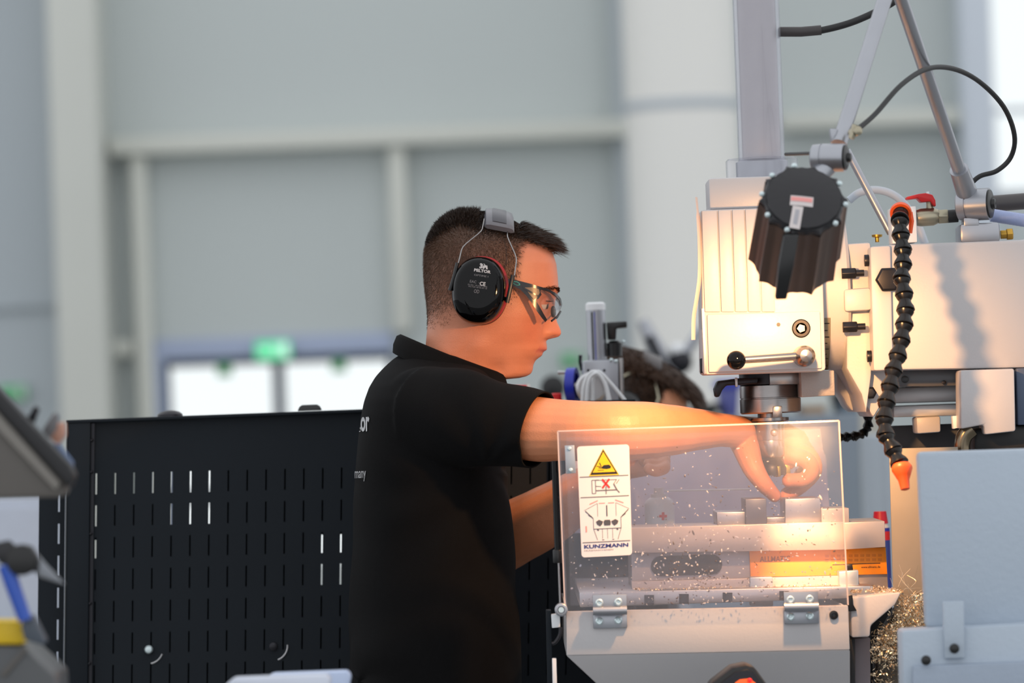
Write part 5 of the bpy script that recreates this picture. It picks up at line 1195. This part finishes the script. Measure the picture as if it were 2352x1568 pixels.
# brows and lashes
bv2, bf2 = [], []
for sg in (-1, 1):
    for k in range(260):
        t_ = rnd.random(); ao = .012 + .036 * t_; y_ = 669 - 6 * math.sin(t_ * 2.6) + rnd.gauss(0, 1.8)
        i = min(range(RW), key=lambda q_: abs(ROWS[q_] - y_)); best = min((p for p in HR[i] if p.x > W(1180, 680, YC).x and (p.y - YC) * sg > 0), key=lambda p: abs(abs(p.y - YC) - ao))
        blade(bv2, bf2, best + V(0, 0, rnd.gauss(0, .001)), V(.35, sg * .8, .15 - .4 * t_) + V(0, 0, rnd.gauss(0, .15)), .007, .00035, V(0, 0, 0))
    for k in range(60):
        t_ = k / 59; e = W(1243, 697, YC) + V(0, sg * .0305, 0); an = (t_ - .5) * 2.0
        p = e + V(.0116 * math.cos(an), sg * .0116 * math.sin(an), .0025); blade(bv2, bf2, p, V(.8 * math.cos(an), sg * math.sin(an), -.25), .0065, .0004, V(0, 0, .2))
blades('eyebrows', bv2, bf2, mat('dark brow', (48, 34, 28), .5), person)

# ------------------------------------------------------------------ black polo shirt
sh = MB(); sh.loft(torso_rings(0))
sleeve = [(W(985, 962, 5.255), .074), (W(1060, 964, 5.215), .066), (W(1130, 971, 5.19), .0585), (W(1190, 979, 5.17), .0535), (W(1240, 987, 5.152), .0505), (W(1285, 990, 5.135), .0485)]
P = catmull([p for p, r_ in sleeve], 5); rs = np.interp(np.linspace(0, 5, len(P)), range(6), [r_ for p, r_ in sleeve])
sh.tube(P, list(rs), 40)
hemc = W(1240, 986, 5.155); hemd = V(.84, -.45, -.25).normalized()
fs_ = [(W(990, 962, 5.51), .074), (W(1030, 1030, 5.545), .062), (W(1062, 1105, 5.56), .056), (W(1085, 1160, 5.565), .054)]
P2 = catmull([p for p, r_ in fs_], 5); rs2 = np.interp(np.linspace(0, 3, len(P2)), range(4), [r_ for p, r_ in fs_]); sh.tube(P2, list(rs2), 32)
hem2c, hem2d = P2[-1], (P2[-1] - P2[-4]).normalized()
sh.sphere(W(990, 950, 5.26), .066, (1.1, .9, 1.0), n=24, m=16); sh.sphere(W(990, 950, 5.50), .066, (1.1, .9, 1.0), n=24, m=16)
sme = remeshed(sh, .004, smooth=6, factor=.5)
bm = bmesh.new(); bm.from_mesh(sme)
bm.normal_update()
def cut(c_, d, r_):
    reg = [f for f in bm.faces if (f.calc_center_median() - c_).length < r_ and (f.calc_center_median() - c_).dot(d) > -.03]
    ge_ = list({v for f in reg for v in f.verts}) + list({e for f in reg for e in f.edges}) + reg
    bmesh.ops.bisect_plane(bm, geom=ge_, plane_co=c_, plane_no=d, clear_outer=True, clear_inner=False)
cut(hemc, hemd, .105); cut(hem2c - hem2d * .02, hem2d, .09); cut(W(1000, 1728, YC), V(0, 0, -1), .5)
bm.normal_update()
# folds
p_arm = W(1120, 1075, 5.22); p_waist = W(830, 1560, 5.3)
for v in bm.verts:
    c_ = v.co; n_ = v.normal
    a = noise.noise(V(c_.x * 9, c_.y * 9, c_.z * 4)) * .004
    q = c_ - p_arm; r_ = q.length; an = math.atan2(q.z, q.x)
    f1 = math.sin(an * 9 + noise.noise(c_ * 7) * 2.5) * .0022 * math.exp(-((r_ - .13) / .05) ** 2)
    q = c_ - p_waist; an = math.atan2(q.z, q.x); r_ = q.length
    f2 = math.sin(r_ * 62 + an * 3 + noise.noise(c_ * 5) * 2) * .0040 * math.exp(-(r_ / .16) ** 2)
    f3 = math.sin((c_.x * .35 + c_.z) * 34 + noise.noise(c_ * 6) * 3) * .0022 * max(0, min(1, (W(1000, 1250, YC).z - c_.z) / .15 + .3))
    v.co = c_ + n_ * (a + f1 + f2 + f3)
bm.normal_update()
bmesh.ops.solidify(bm, geom=list(bm.faces), thickness=.0022)
bm.to_mesh(sme); bm.free()
shirt_bvh_co = coords(sme).copy()
bvh = BVHTree.FromPolygons([tuple(v.co) for v in sme.vertices], [tuple(p.vertices) for p in sme.polygons])
shift_mesh(sme, -np.array(base))
cloth = mat('black pique', (8, 7.5, 8.5), .9, var=.18, scale=60, bump=.25, bscale=1400, spec=.15)
shirt = link('polo_shirt', sme, cloth, person, base, 180, label='black short sleeved polo shirt')
# collar: a folded band around the neck, high at the back
mb = MB(); rings = []
nC = 64
for j in range(nC + 1):
    a = R(158) * (j / nC * 2 - 1)          # opening at the throat
    f_ = (1 - math.cos(a)) / 2               # 0 at the nape, 1 at the throat
    cx0, cy0 = 1022, 812
    dirx, diry = -math.cos(a), math.sin(a)
    tx = 1038 - 118 * math.cos(a) + (4 if f_ > .5 else 0); ty = 772 + 92 * f_ + 4 * math.sin(f_ * 3.14)
    top = W(tx, ty, YC) + V(0, .073 * math.sin(a), 0)
    drop = 36 + 14 * f_
    bx = tx - math.cos(a) * (10 + 22 * max(0, math.sin(math.pi * min(1, f_))) ** .5) - (6 if f_ < .2 else 0); bot = W(bx, ty + drop, YC) + V(0, (.073 + .024) * math.sin(a), 0)
    inn = W(tx + 5 * math.cos(a), ty + drop + 6, YC) + V(0, .070 * math.sin(a), 0)
    mid1 = top.lerp(bot, .15) + V(dirx * .004, math.sin(a) * .005, .004)
    mid2 = top.lerp(bot, .6) + V(dirx * .004, math.sin(a) * .005, .002)
    rings.append([inn, top + V(-dirx * .002, -math.sin(a) * .002, 0), top + V(0, 0, .003), mid1, mid2, bot, bot + V(-dirx * .003, -math.sin(a) * .003, .001), top.lerp(bot, .5) - V(dirx * .002, math.sin(a) * .002, 0)])
mb.loft(rings); mb.build('collar', cloth, shirt, sharp=50)
# lettering on the back, wrapped onto the cloth
def back_text(name, body_, x0, x1, y0, y1, size_bold):
    vs_, fs = text2d(body_, 1.0, size_bold); xs_ = [v.x for v in vs_]; ys_ = [v.y for v in vs_]; a, b, c_, e = min(xs_), max(xs_), min(ys_), max(ys_)
    out = []; ok = True
    for v in vs_:
        px_ = x0 + (v.x - a) / (b - a) * (x1 - x0); py_ = y1 - (v.y - c_) / (e - c_) * (y1 - y0) - .05 * (px_ - x0)
        o = W(px_, py_, 4.6); d = (o - CAM).normalized(); h = bvh.ray_cast(o, d)
        if h[0] is None: out.append(None); continue
        out.append(h[0] + h[1] * .0012 if h[1].dot(d) < 0 else h[0] - h[1] * .0012)
    fs = [f for f in fs if all(out[i] is not None for i in f)]
    MB().add([p if p is not None else V(0, 0, 0) for p in out], fs).build(name, mat('shirt print', (176, 176, 178), .7), shirt, recalc=False, sharp=None)
back_text('back_lettering', 'tor', 823, 850, 950, 992, .03)
back_text('back_lettering', 'many', 817, 842, 1082, 1106, .0)
# trousers and shoes carry him below the picture
tr = MB(); hip = W(1005, 1735, YC)
tr.loft([ell_ring(V(hip.x, YC, z_), V(1, 0, 0), .105, V(0, 1, 0), .160, 40, 2.3) for z_ in (hip.z - .0, hip.z - .08, hip.z - .16)])
for sg in (-1, 1):
    top_ = V(hip.x, YC + sg * .085, hip.z - .1)
    tr.loft([ell_ring(V(top_.x + dx, top_.y + sg * dy, z_), V(1, 0, 0), rx, V(0, 1, 0), ry, 28) for z_, dx, dy, rx, ry in ((top_.z, 0, 0, .095, .085), (.7, .005, 0, .085, .08), (.5, .01, 0, .066, .064), (.3, 0, .005, .06, .058), (.07, -.01, .005, .055, .055))])
tme = remeshed(tr, .008, smooth=4); shift_mesh(tme, -np.array(base)); link('trousers', tme, mat('dark work cloth', (36, 38, 44), .8), person, base, 180)
for sg in (-1, 1):
    s0 = V(hip.x - .01, YC + sg * .09, 0)
    MB().loft([ell_ring(s0 + V(.035, 0, z_), V(1, 0, 0), rx, V(0, 1, 0), ry, 28, 2.4) for z_, rx, ry in ((0, .135, .048), (.025, .138, .05), (.05, .12, .048), (.08, .085, .045), (.1, .06, .045))]).build('shoe', black_rubber, person, sharp=50)

# ------------------------------------------------------------------ ear defenders
ed = thing('ear_defenders', 'black ear defenders with red rim and wire headband worn by the worker', 'ear defenders', W(1103, 752, YC))
CUPC = W(1102, 674, YC)
def cup(sg):
    n_out = V(-.02, sg, .06).normalized() if sg < 0 else V(0, 1, .06).normalized()
    tilt = R(7)
    ux = V(math.cos(tilt), 0, -math.sin(tilt)); uz = V(math.sin(tilt), 0, math.cos(tilt))
    ux = (ux - n_out * ux.dot(n_out)).normalized(); uz = (uz - n_out * uz.dot(n_out) - ux * uz.dot(ux)).normalized()
    c0_ = CUPC + V(0, sg * .074, 0)
    rx, rz = M(61.5, YC), M(77, YC)
    def ring(s_, k, n_=56):
        return [c0_ + n_out * s_ + (ux * math.copysign(abs(math.cos(t)) ** .9, math.cos(t)) * rx + uz * math.copysign(abs(math.sin(t)) ** .92, math.sin(t)) * rz) * k for t in [2 * math.pi * j / n_ for j in range(n_)]]
    sh_ = MB().loft([ring(.016, .985), ring(.020, 1.0), ring(.028, .985), ring(.036, .94), ring(.042, .86), ring(.0455, .74), ring(.0475, .55), ring(.0483, .3), ring(.0485, .01)], True, True).build('ear_cup', black_gloss, ed, sharp=60)
    c0_ = c0_ + ux * .0026 + uz * .0016
    MB().loft([ring(.006, .9), ring(.006, 1.0), ring(.011, 1.01), ring(.0165, .995), ring(.0165, .9)]).build('red_rim', mat('dark red rim', (168, 28, 34), .4), ed, sharp=60)
    MB().loft([ring(-.012, .72), ring(-.012, .92), ring(-.006, 1.0), ring(.006, .98), ring(.006, .72)]).build('cushion', black_rubber, ed, sharp=60)
    c0_ = c0_ - ux * .0026 - uz * .0016
    return c0_, n_out, ux, uz, rx, rz, sh_
near_cup = cup(-1); cup(1)
c0_, n_out, ux, uz, rx, rz, cup_o = near_cup
def cup_pt(x_, z_, lift=.0003):
    k = math.hypot(x_ / rx, z_ / rz); s_ = float(np.interp(k, [0, .3, .55, .74, .86, .94, 1.0], [.0485, .0483, .0475, .0455, .042, .036, .02]))
    return c0_ + n_out * (s_ + lift) + ux * x_ + uz * z_
def cup_text(body_, xc, zc, w_, h_, m_, bold=0., rot=R(-3)):
    vs_, fs = text2d(body_, 1.0, bold); xs_ = [v.x for v in vs_]; ys_ = [v.y for v in vs_]; a, b, c_, e = min(xs_), max(xs_), min(ys_), max(ys_)
    out = []
    for v in vs_:
        x_ = ((v.x - a) / (b - a) - .5) * w_; z_ = ((v.y - c_) / (e - c_) - .5) * h_
        out.append(cup_pt(xc + x_ * math.cos(rot) - z_ * math.sin(rot), zc + x_ * math.sin(rot) + z_ * math.cos(rot)))
    MB().add(out, fs).build('cup_lettering', m_, cup_o, recalc=False, sharp=None)
pm = mat('grey cup print', (176, 176, 178), .5); pm2 = mat('dim cup print', (112, 112, 116), .5)
def pxm(x_, y_): return (x_ - 1102) / PXM, -(y_ - 674) / PXM
for body_, x_, y_, w_, h_, m_, bo in (('3M', 1110, 622, 19, 12, pm, .06), ('PELTOR', 1108, 633, 38, 7, pm, .04), ('OPTIME I', 1106, 644, 32, 4, pm2, 0), ('CE', 1111, 662, 13, 9, pm, .03), ('EAC  ⌂ -', 1093, 659, 22, 6, pm2, 0), ('EN 352-1  EN 352-3 CLASS', 1100, 667, 44, 3, pm2, 0), ('PELTOR AB SE-331 02', 1101, 671, 42, 3, pm2, 0), ('OD', 1099, 680, 12, 8, pm2, 0)):
    a, b = pxm(x_, y_); cup_text(body_.replace('⌂ ', ''), a, b, w_ / PXM, h_ / PXM, m_, bo)
# wires, holders and the padded headband
def side_pts(pts, offs, sg): return [W(a, b, YC) + V(0, sg * o, 0) for (a, b), o in zip(pts, offs)]
for sg in (-1, 1):
    for pts, offs in ((((1113, 508), (1112, 516), (1108, 536), (1064, 573), (1055, 612), (1048, 634)), (.066, .070, .078, .092, .100, .104)), (((1168, 524), (1167, 532), (1165, 548), (1187, 598), (1181, 642), (1176, 660)), (.062, .068, .076, .092, .100, .104))):
        P = [];
        pp = side_pts(pts, offs, sg)
        for i in range(len(pp) - 1):
            for k in range(5): P.append(pp[i].lerp(pp[i + 1], k / 5))
        P.append(pp[-1]); Q = [P[0]] + [(P[i - 1] + P[i] * 2 + P[i + 1]) / 4 for i in range(1, len(P) - 1)] + [P[-1]]
        MB().tube(Q, .00095, 8).build('band_wire', steel, ed)
    MB().tube(side_pts(((1053, 610), (1046, 640), (1036, 672)), (.1005, .104, .104), sg), .0027, 10).build('wire_holder', black_plastic, ed)
    MB().tube(side_pts(((1178, 638), (1173, 664), (1165, 700)), (.1005, .104, .104), sg), .0029, 10).build('wire_holder', black_plastic, ed)
    MB().tube(side_pts(((1036, 668), (1052, 664)), (.102, .096), sg), .003, 8).build('holder_arm', black_plastic, ed)
    MB().tube(side_pts(((1168, 692), (1154, 690)), (.102, .094), sg), .003, 8).build('holder_arm', black_plastic, ed)
mb = MB(); rings = []
for j in range(33):
    t_ = (j / 32 * 2 - 1); o = .071 * math.sin(t_ * 1.35) / math.sin(1.35)
    dz = -(1 - math.cos(t_ * 1.35)) * .030
    ring = []
    a0, a1 = W(1112, 488, YC), W(1180, 501, YC)
    thick = .0075
    for (f_, h_) in ((0, 0), (.06, .8), (.2, 1), (.8, 1), (.94, .8), (1, 0), (.9, -.35), (.1, -.35)):
        p = a0.lerp(a1, f_) + V(0, o, dz); nrm = V(.1, t_ * .9, 1).normalized(); ring.append(p + nrm * thick * h_ * (1 if abs(t_) < .95 else .8))
    rings.append(ring)
mb.loft(rings); band = mb.build('headband_pad', mat('grey band', (104, 104, 110), .35), ed, sharp=50)
mb = MB(); rings = []
for j in range(29):
    t_ = (j / 28 * 2 - 1) * .9; o = .071 * math.sin(t_ * 1.35) / math.sin(1.35); dz = -(1 - math.cos(t_ * 1.35)) * .030
    nrm = V(.1, t_ * .9, 1).normalized(); a0, a1 = W(1112, 488, YC), W(1180, 501, YC)
    rings.append([a0.lerp(a1, f_) + V(0, o, dz) + nrm * (.0078 + .0009 * h_) for f_, h_ in ((.26, 0), (.3, 1), (.7, 1), (.74, 0))])
mb.loft(rings).build('pad_ridge', mat('dark band ridge', (70, 70, 76), .35), band, sharp=50)

# ------------------------------------------------------------------ safety glasses
sg_ = thing('safety_glasses', 'clear wraparound safety glasses with dark grey temples worn by the worker', 'glasses', W(1240, 742, YC))
def gl(px_, py_, sg=-1, out=0.0):
    x_ = max(px_, 1205); t_ = min(1.0, (x_ - 1205) / (1291.5 - 1205)); o = .0775 * math.sqrt(max(0, 1 - t_ ** 2.3)) + out
    p = W(px_, py_, YC) + V(0, sg * o, 0)
    return p
def gshell(name, poly, m_, sg, out, th, parent=None, sub=6, **k):
    """a flat outline bent around the face, with thickness"""
    pts = []
    for i in range(len(poly)):
        (x0, y0), (x1, y1) = poly[i], poly[(i + 1) % len(poly)]
        for q in range(sub): pts.append((x0 + (x1 - x0) * q / sub, y0 + (y1 - y0) * q / sub))
    bm = bmesh.new(); vs_ = [bm.verts.new((a, -b, 0)) for a, b in pts]
    f_ = bm.faces.new(vs_); bmesh.ops.triangulate(bm, faces=[f_])
    for _ in range(2):
        bmesh.ops.subdivide_edges(bm, edges=[e for e in bm.edges if e.calc_length() > 4], cuts=1, use_grid_fill=True)
        bmesh.ops.triangulate(bm, faces=bm.faces)
    v0 = [(v.co.x, -v.co.y) for v in bm.verts]; bm.verts.index_update(); fs = [[v.index for v in f.verts] for f in bm.faces]
    bound = [(e.verts[0].index, e.verts[1].index) for e in bm.edges if len(e.link_faces) == 1]; bm.free()
    n_ = len(v0); mb = MB()
    vs3 = [gl(a, b, sg, out) for a, b in v0] + [gl(a - .0, b, sg, out - th) + V(-th * .6 * min(1, max(0, (a - 1235) / 50)), 0, 0) for a, b in v0]
    mb.add(vs3, fs + [[i + n_ for i in reversed(f)] for f in fs] + [[a, b, b + n_, a + n_] for a, b in bound])
    return mb.build(name, m_, parent or sg_, **k)
frame_m = mat('grey black frame', (30, 30, 34), .22, var=.08); tan_m = mat('amber grey insert', (120, 100, 76), .35)
for s in (-1, 1):
    tm_ = gshell('temple', [(1120, 640), (1170, 645), (1186, 647.5), (1215, 655), (1240, 662), (1243, 668), (1240, 672), (1243, 680), (1236, 690), (1230, 692), (1238, 706), (1247, 722), (1256, 737), (1252, 742), (1244, 733), (1232, 717), (1221, 699), (1209, 683), (1195, 669), (1179, 661), (1120, 654)], frame_m, s, .0035, .003)
    gshell('temple_insert', [(1205, 664), (1222, 664), (1237, 668), (1239, 676), (1233, 686), (1226, 692), (1216, 680)], tan_m, s, .0045, .001, tm_)
    gshell('insert_rib', [(1200, 662), (1236, 682), (1234, 685), (1203, 668)], frame_m, s, .0052, .001, tm_)
    gshell('temple_badge', [(1178, 649.5), (1188, 650.5), (1194, 655), (1195, 659), (1188, 660), (1179, 656)], mat('teal badge', (58, 150, 140), .4), s, .0043, .0006, tm_)
    gshell('badge_field', [(1180, 651.5), (1187, 652.2), (1191.5, 655.2), (1192, 657.8), (1187.5, 658.3), (1181, 655)], frame_m, s, .0049, .0006, tm_)
    gshell('lens', [(1241, 671), (1261, 670), (1278, 679), (1288, 690), (1291, 702), (1286, 714), (1277, 728), (1266, 737), (1256, 738), (1247, 722), (1238, 705), (1231, 692), (1238, 690), (1243, 680)], lens_clear, s, .002, .002, sharp=40)
    gshell('brow_bar', [(1240, 662), (1261, 667.5), (1278, 676.5), (1288, 687), (1291.4, 700), (1289, 702), (1285, 692), (1276, 682), (1260, 673), (1241, 669)], frame_m, s, .003, .004)
    P = [gl(a, b, s, -.002) for a, b in ((1287, 716), (1280, 727), (1272, 734), (1266, 739))]
    MB().tube(P, .0014, 8).build('nose_arm', frame_m, sg_)
    MB().sphere(W(1271, 716, YC) + V(0, s * .012, 0), .007, (.55, .35, 1.2), n=14, m=8).build('nose_pad', black_rubber, sg_)

# ------------------------------------------------------------------ the second worker, blurred behind
Y2 = 6.65; S2 = 1.0
rot2 = Matrix.Rotation(R(14), 3, 'Y'); hc = W(1130, 680, YC); tgt = W(1447, 968, Y2)
def m2(p): return tgt + rot2 @ ((p - hc) * S2)
mb = MB(); mb.loft([[m2(p) for p in r_[::2]] for r_ in HR[::2] if True])
b2 = V(tgt.x - .02, Y2, 0)
mb.loft([ell_ring(V(tgt.x - .05 + dx, Y2, tgt.z + dz), V(1, 0, 0), rx, V(0, 1, 0), ry, 32, 2.3) for dz, dx, rx, ry in ((-.12, 0, .06, .07), (-.17, -.01, .09, .15), (-.24, -.02, .11, .19), (-.45, -.01, .11, .18), (-.62, 0, .12, .17))])
bm2 = remeshed(mb, .004, smooth=1)
c2 = coords(bm2); inv = np.array(rot2.inverted()); back = (c2 - np.array(tgt)) @ inv.T / S2 + np.array(hc)
gx, gy, go = hp_local(back.astype(np.float32)); hm2 = poly_mask(gx, gy, HAIR, 12) * (gy < 800)
cl2 = np.where(hm2[:, None] > .5, np.array(rgb(52, 38, 30)[:3]), np.array(rgb(222, 150, 112)[:3]))
ca = bm2.color_attributes.new('skin_tone', 'FLOAT_COLOR', 'POINT'); ca.data.foreach_set('color', np.concatenate([cl2, np.ones((len(c2), 1))], 1).astype(np.float32).ravel())
shift_mesh(bm2, -np.array(b2)); p2 = link('person', bm2, skin_m, None, b2, 180, 'blurred second worker with brown hair bending behind the height gauge', 'person')
V2, F2 = [], []
for i in range(0, len(cand)):
    if ch[i] < .4: continue
    p, du, dv = cand[i]; n_ = du.cross(dv)
    if n_.length < 1e-12: continue
    n_.normalize()
    if n_.dot(p - c0_) < 0 and n_.dot(p - W(1110, 620, YC)) < 0: n_ = -n_
    top_ = ctp[i] > .4
    for _ in range(2 if top_ else 1):
        L_ = (.016 + .022 * min(1, max(0, (cx_[i] - 1150) / 110))) if top_ else .007
        d = n_ + V(rnd.gauss(.25 if top_ else 0, .4), rnd.gauss(0, .4), rnd.gauss(-.1, .4))
        blade(V2, F2, m2(p), rot2 @ d, L_, .0013, rot2 @ V(.2, 0, -.5))
ho2 = blades('hair', V2, F2, mat('brown wavy hair', (70, 46, 30), .45, var=.3, scale=150), p2, 'brown wavy hair')
tr2 = MB(); tr2.loft([ell_ring(V(tgt.x - .05, Y2, z_), V(1, 0, 0), rx, V(0, 1, 0), ry, 32, 2.3) for z_, rx, ry in ((tgt.z - .165, .085, .13), (tgt.z - .2, .112, .18), (tgt.z - .3, .122, .2), (tgt.z - .64, .13, .185))])
tr2.build('shirt', mat('second shirt', (40, 40, 46), .85), p2, sharp=60)
lg = MB()
for sg in (-1, 1): lg.cyl((tgt.x - .05, Y2 + sg * .09, 0), (tgt.x - .05, Y2 + sg * .09, tgt.z - .6), .07, .09, 20)
lg.build('trousers', mat('dark work cloth', (0, 0, 0)), p2)
e2 = thing('ear_defenders', 'blurred dark ear defenders on the second worker', 'ear defenders', m2(CUPC))
def w2(px_, py_, o): return m2(W(px_, py_, YC) + V(0, o, 0))
mb = MB(); rings = []
for j in range(21):
    t_ = (j / 20 * 2 - 1); o = .062 * math.sin(t_ * 1.35) / math.sin(1.35); dz = -(1 - math.cos(t_ * 1.35)) * .026
    rings.append([m2(W(1112, 490, YC).lerp(W(1180, 502, YC), f_) + V(0, o, dz + h_)) for f_, h_ in ((0, .002), (.1, .012), (.9, .012), (1, .002))])
mb.loft(rings).build('headband_pad', mat('charcoal band', (72, 66, 66), .4), e2, sharp=50)
for sg in (-1, 1):
    for pts in (((1113, 512, .055), (1108, 536, .068), (1064, 573, .09), (1055, 620, .1)), ((1167, 530, .055), (1165, 548, .066), (1187, 598, .09), (1181, 650, .1))):
        MB().tube([w2(a, b, sg * o) for a, b, o in pts], .0022, 8).build('band_wire', nickel, e2)
    cc_ = CUPC + V(0, sg * .095, 0)
    MB().loft([[m2(cc_ + V(math.cos(t) * .037 * k, sg * s_, math.sin(t) * .047 * k)) for t in [2 * math.pi * j / 32 for j in range(32)]] for s_, k in ((-.022, .9), (0, 1), (.014, .9), (.022, .6), (.024, .05))]).build('ear_cup', black_plastic, e2, sharp=50)
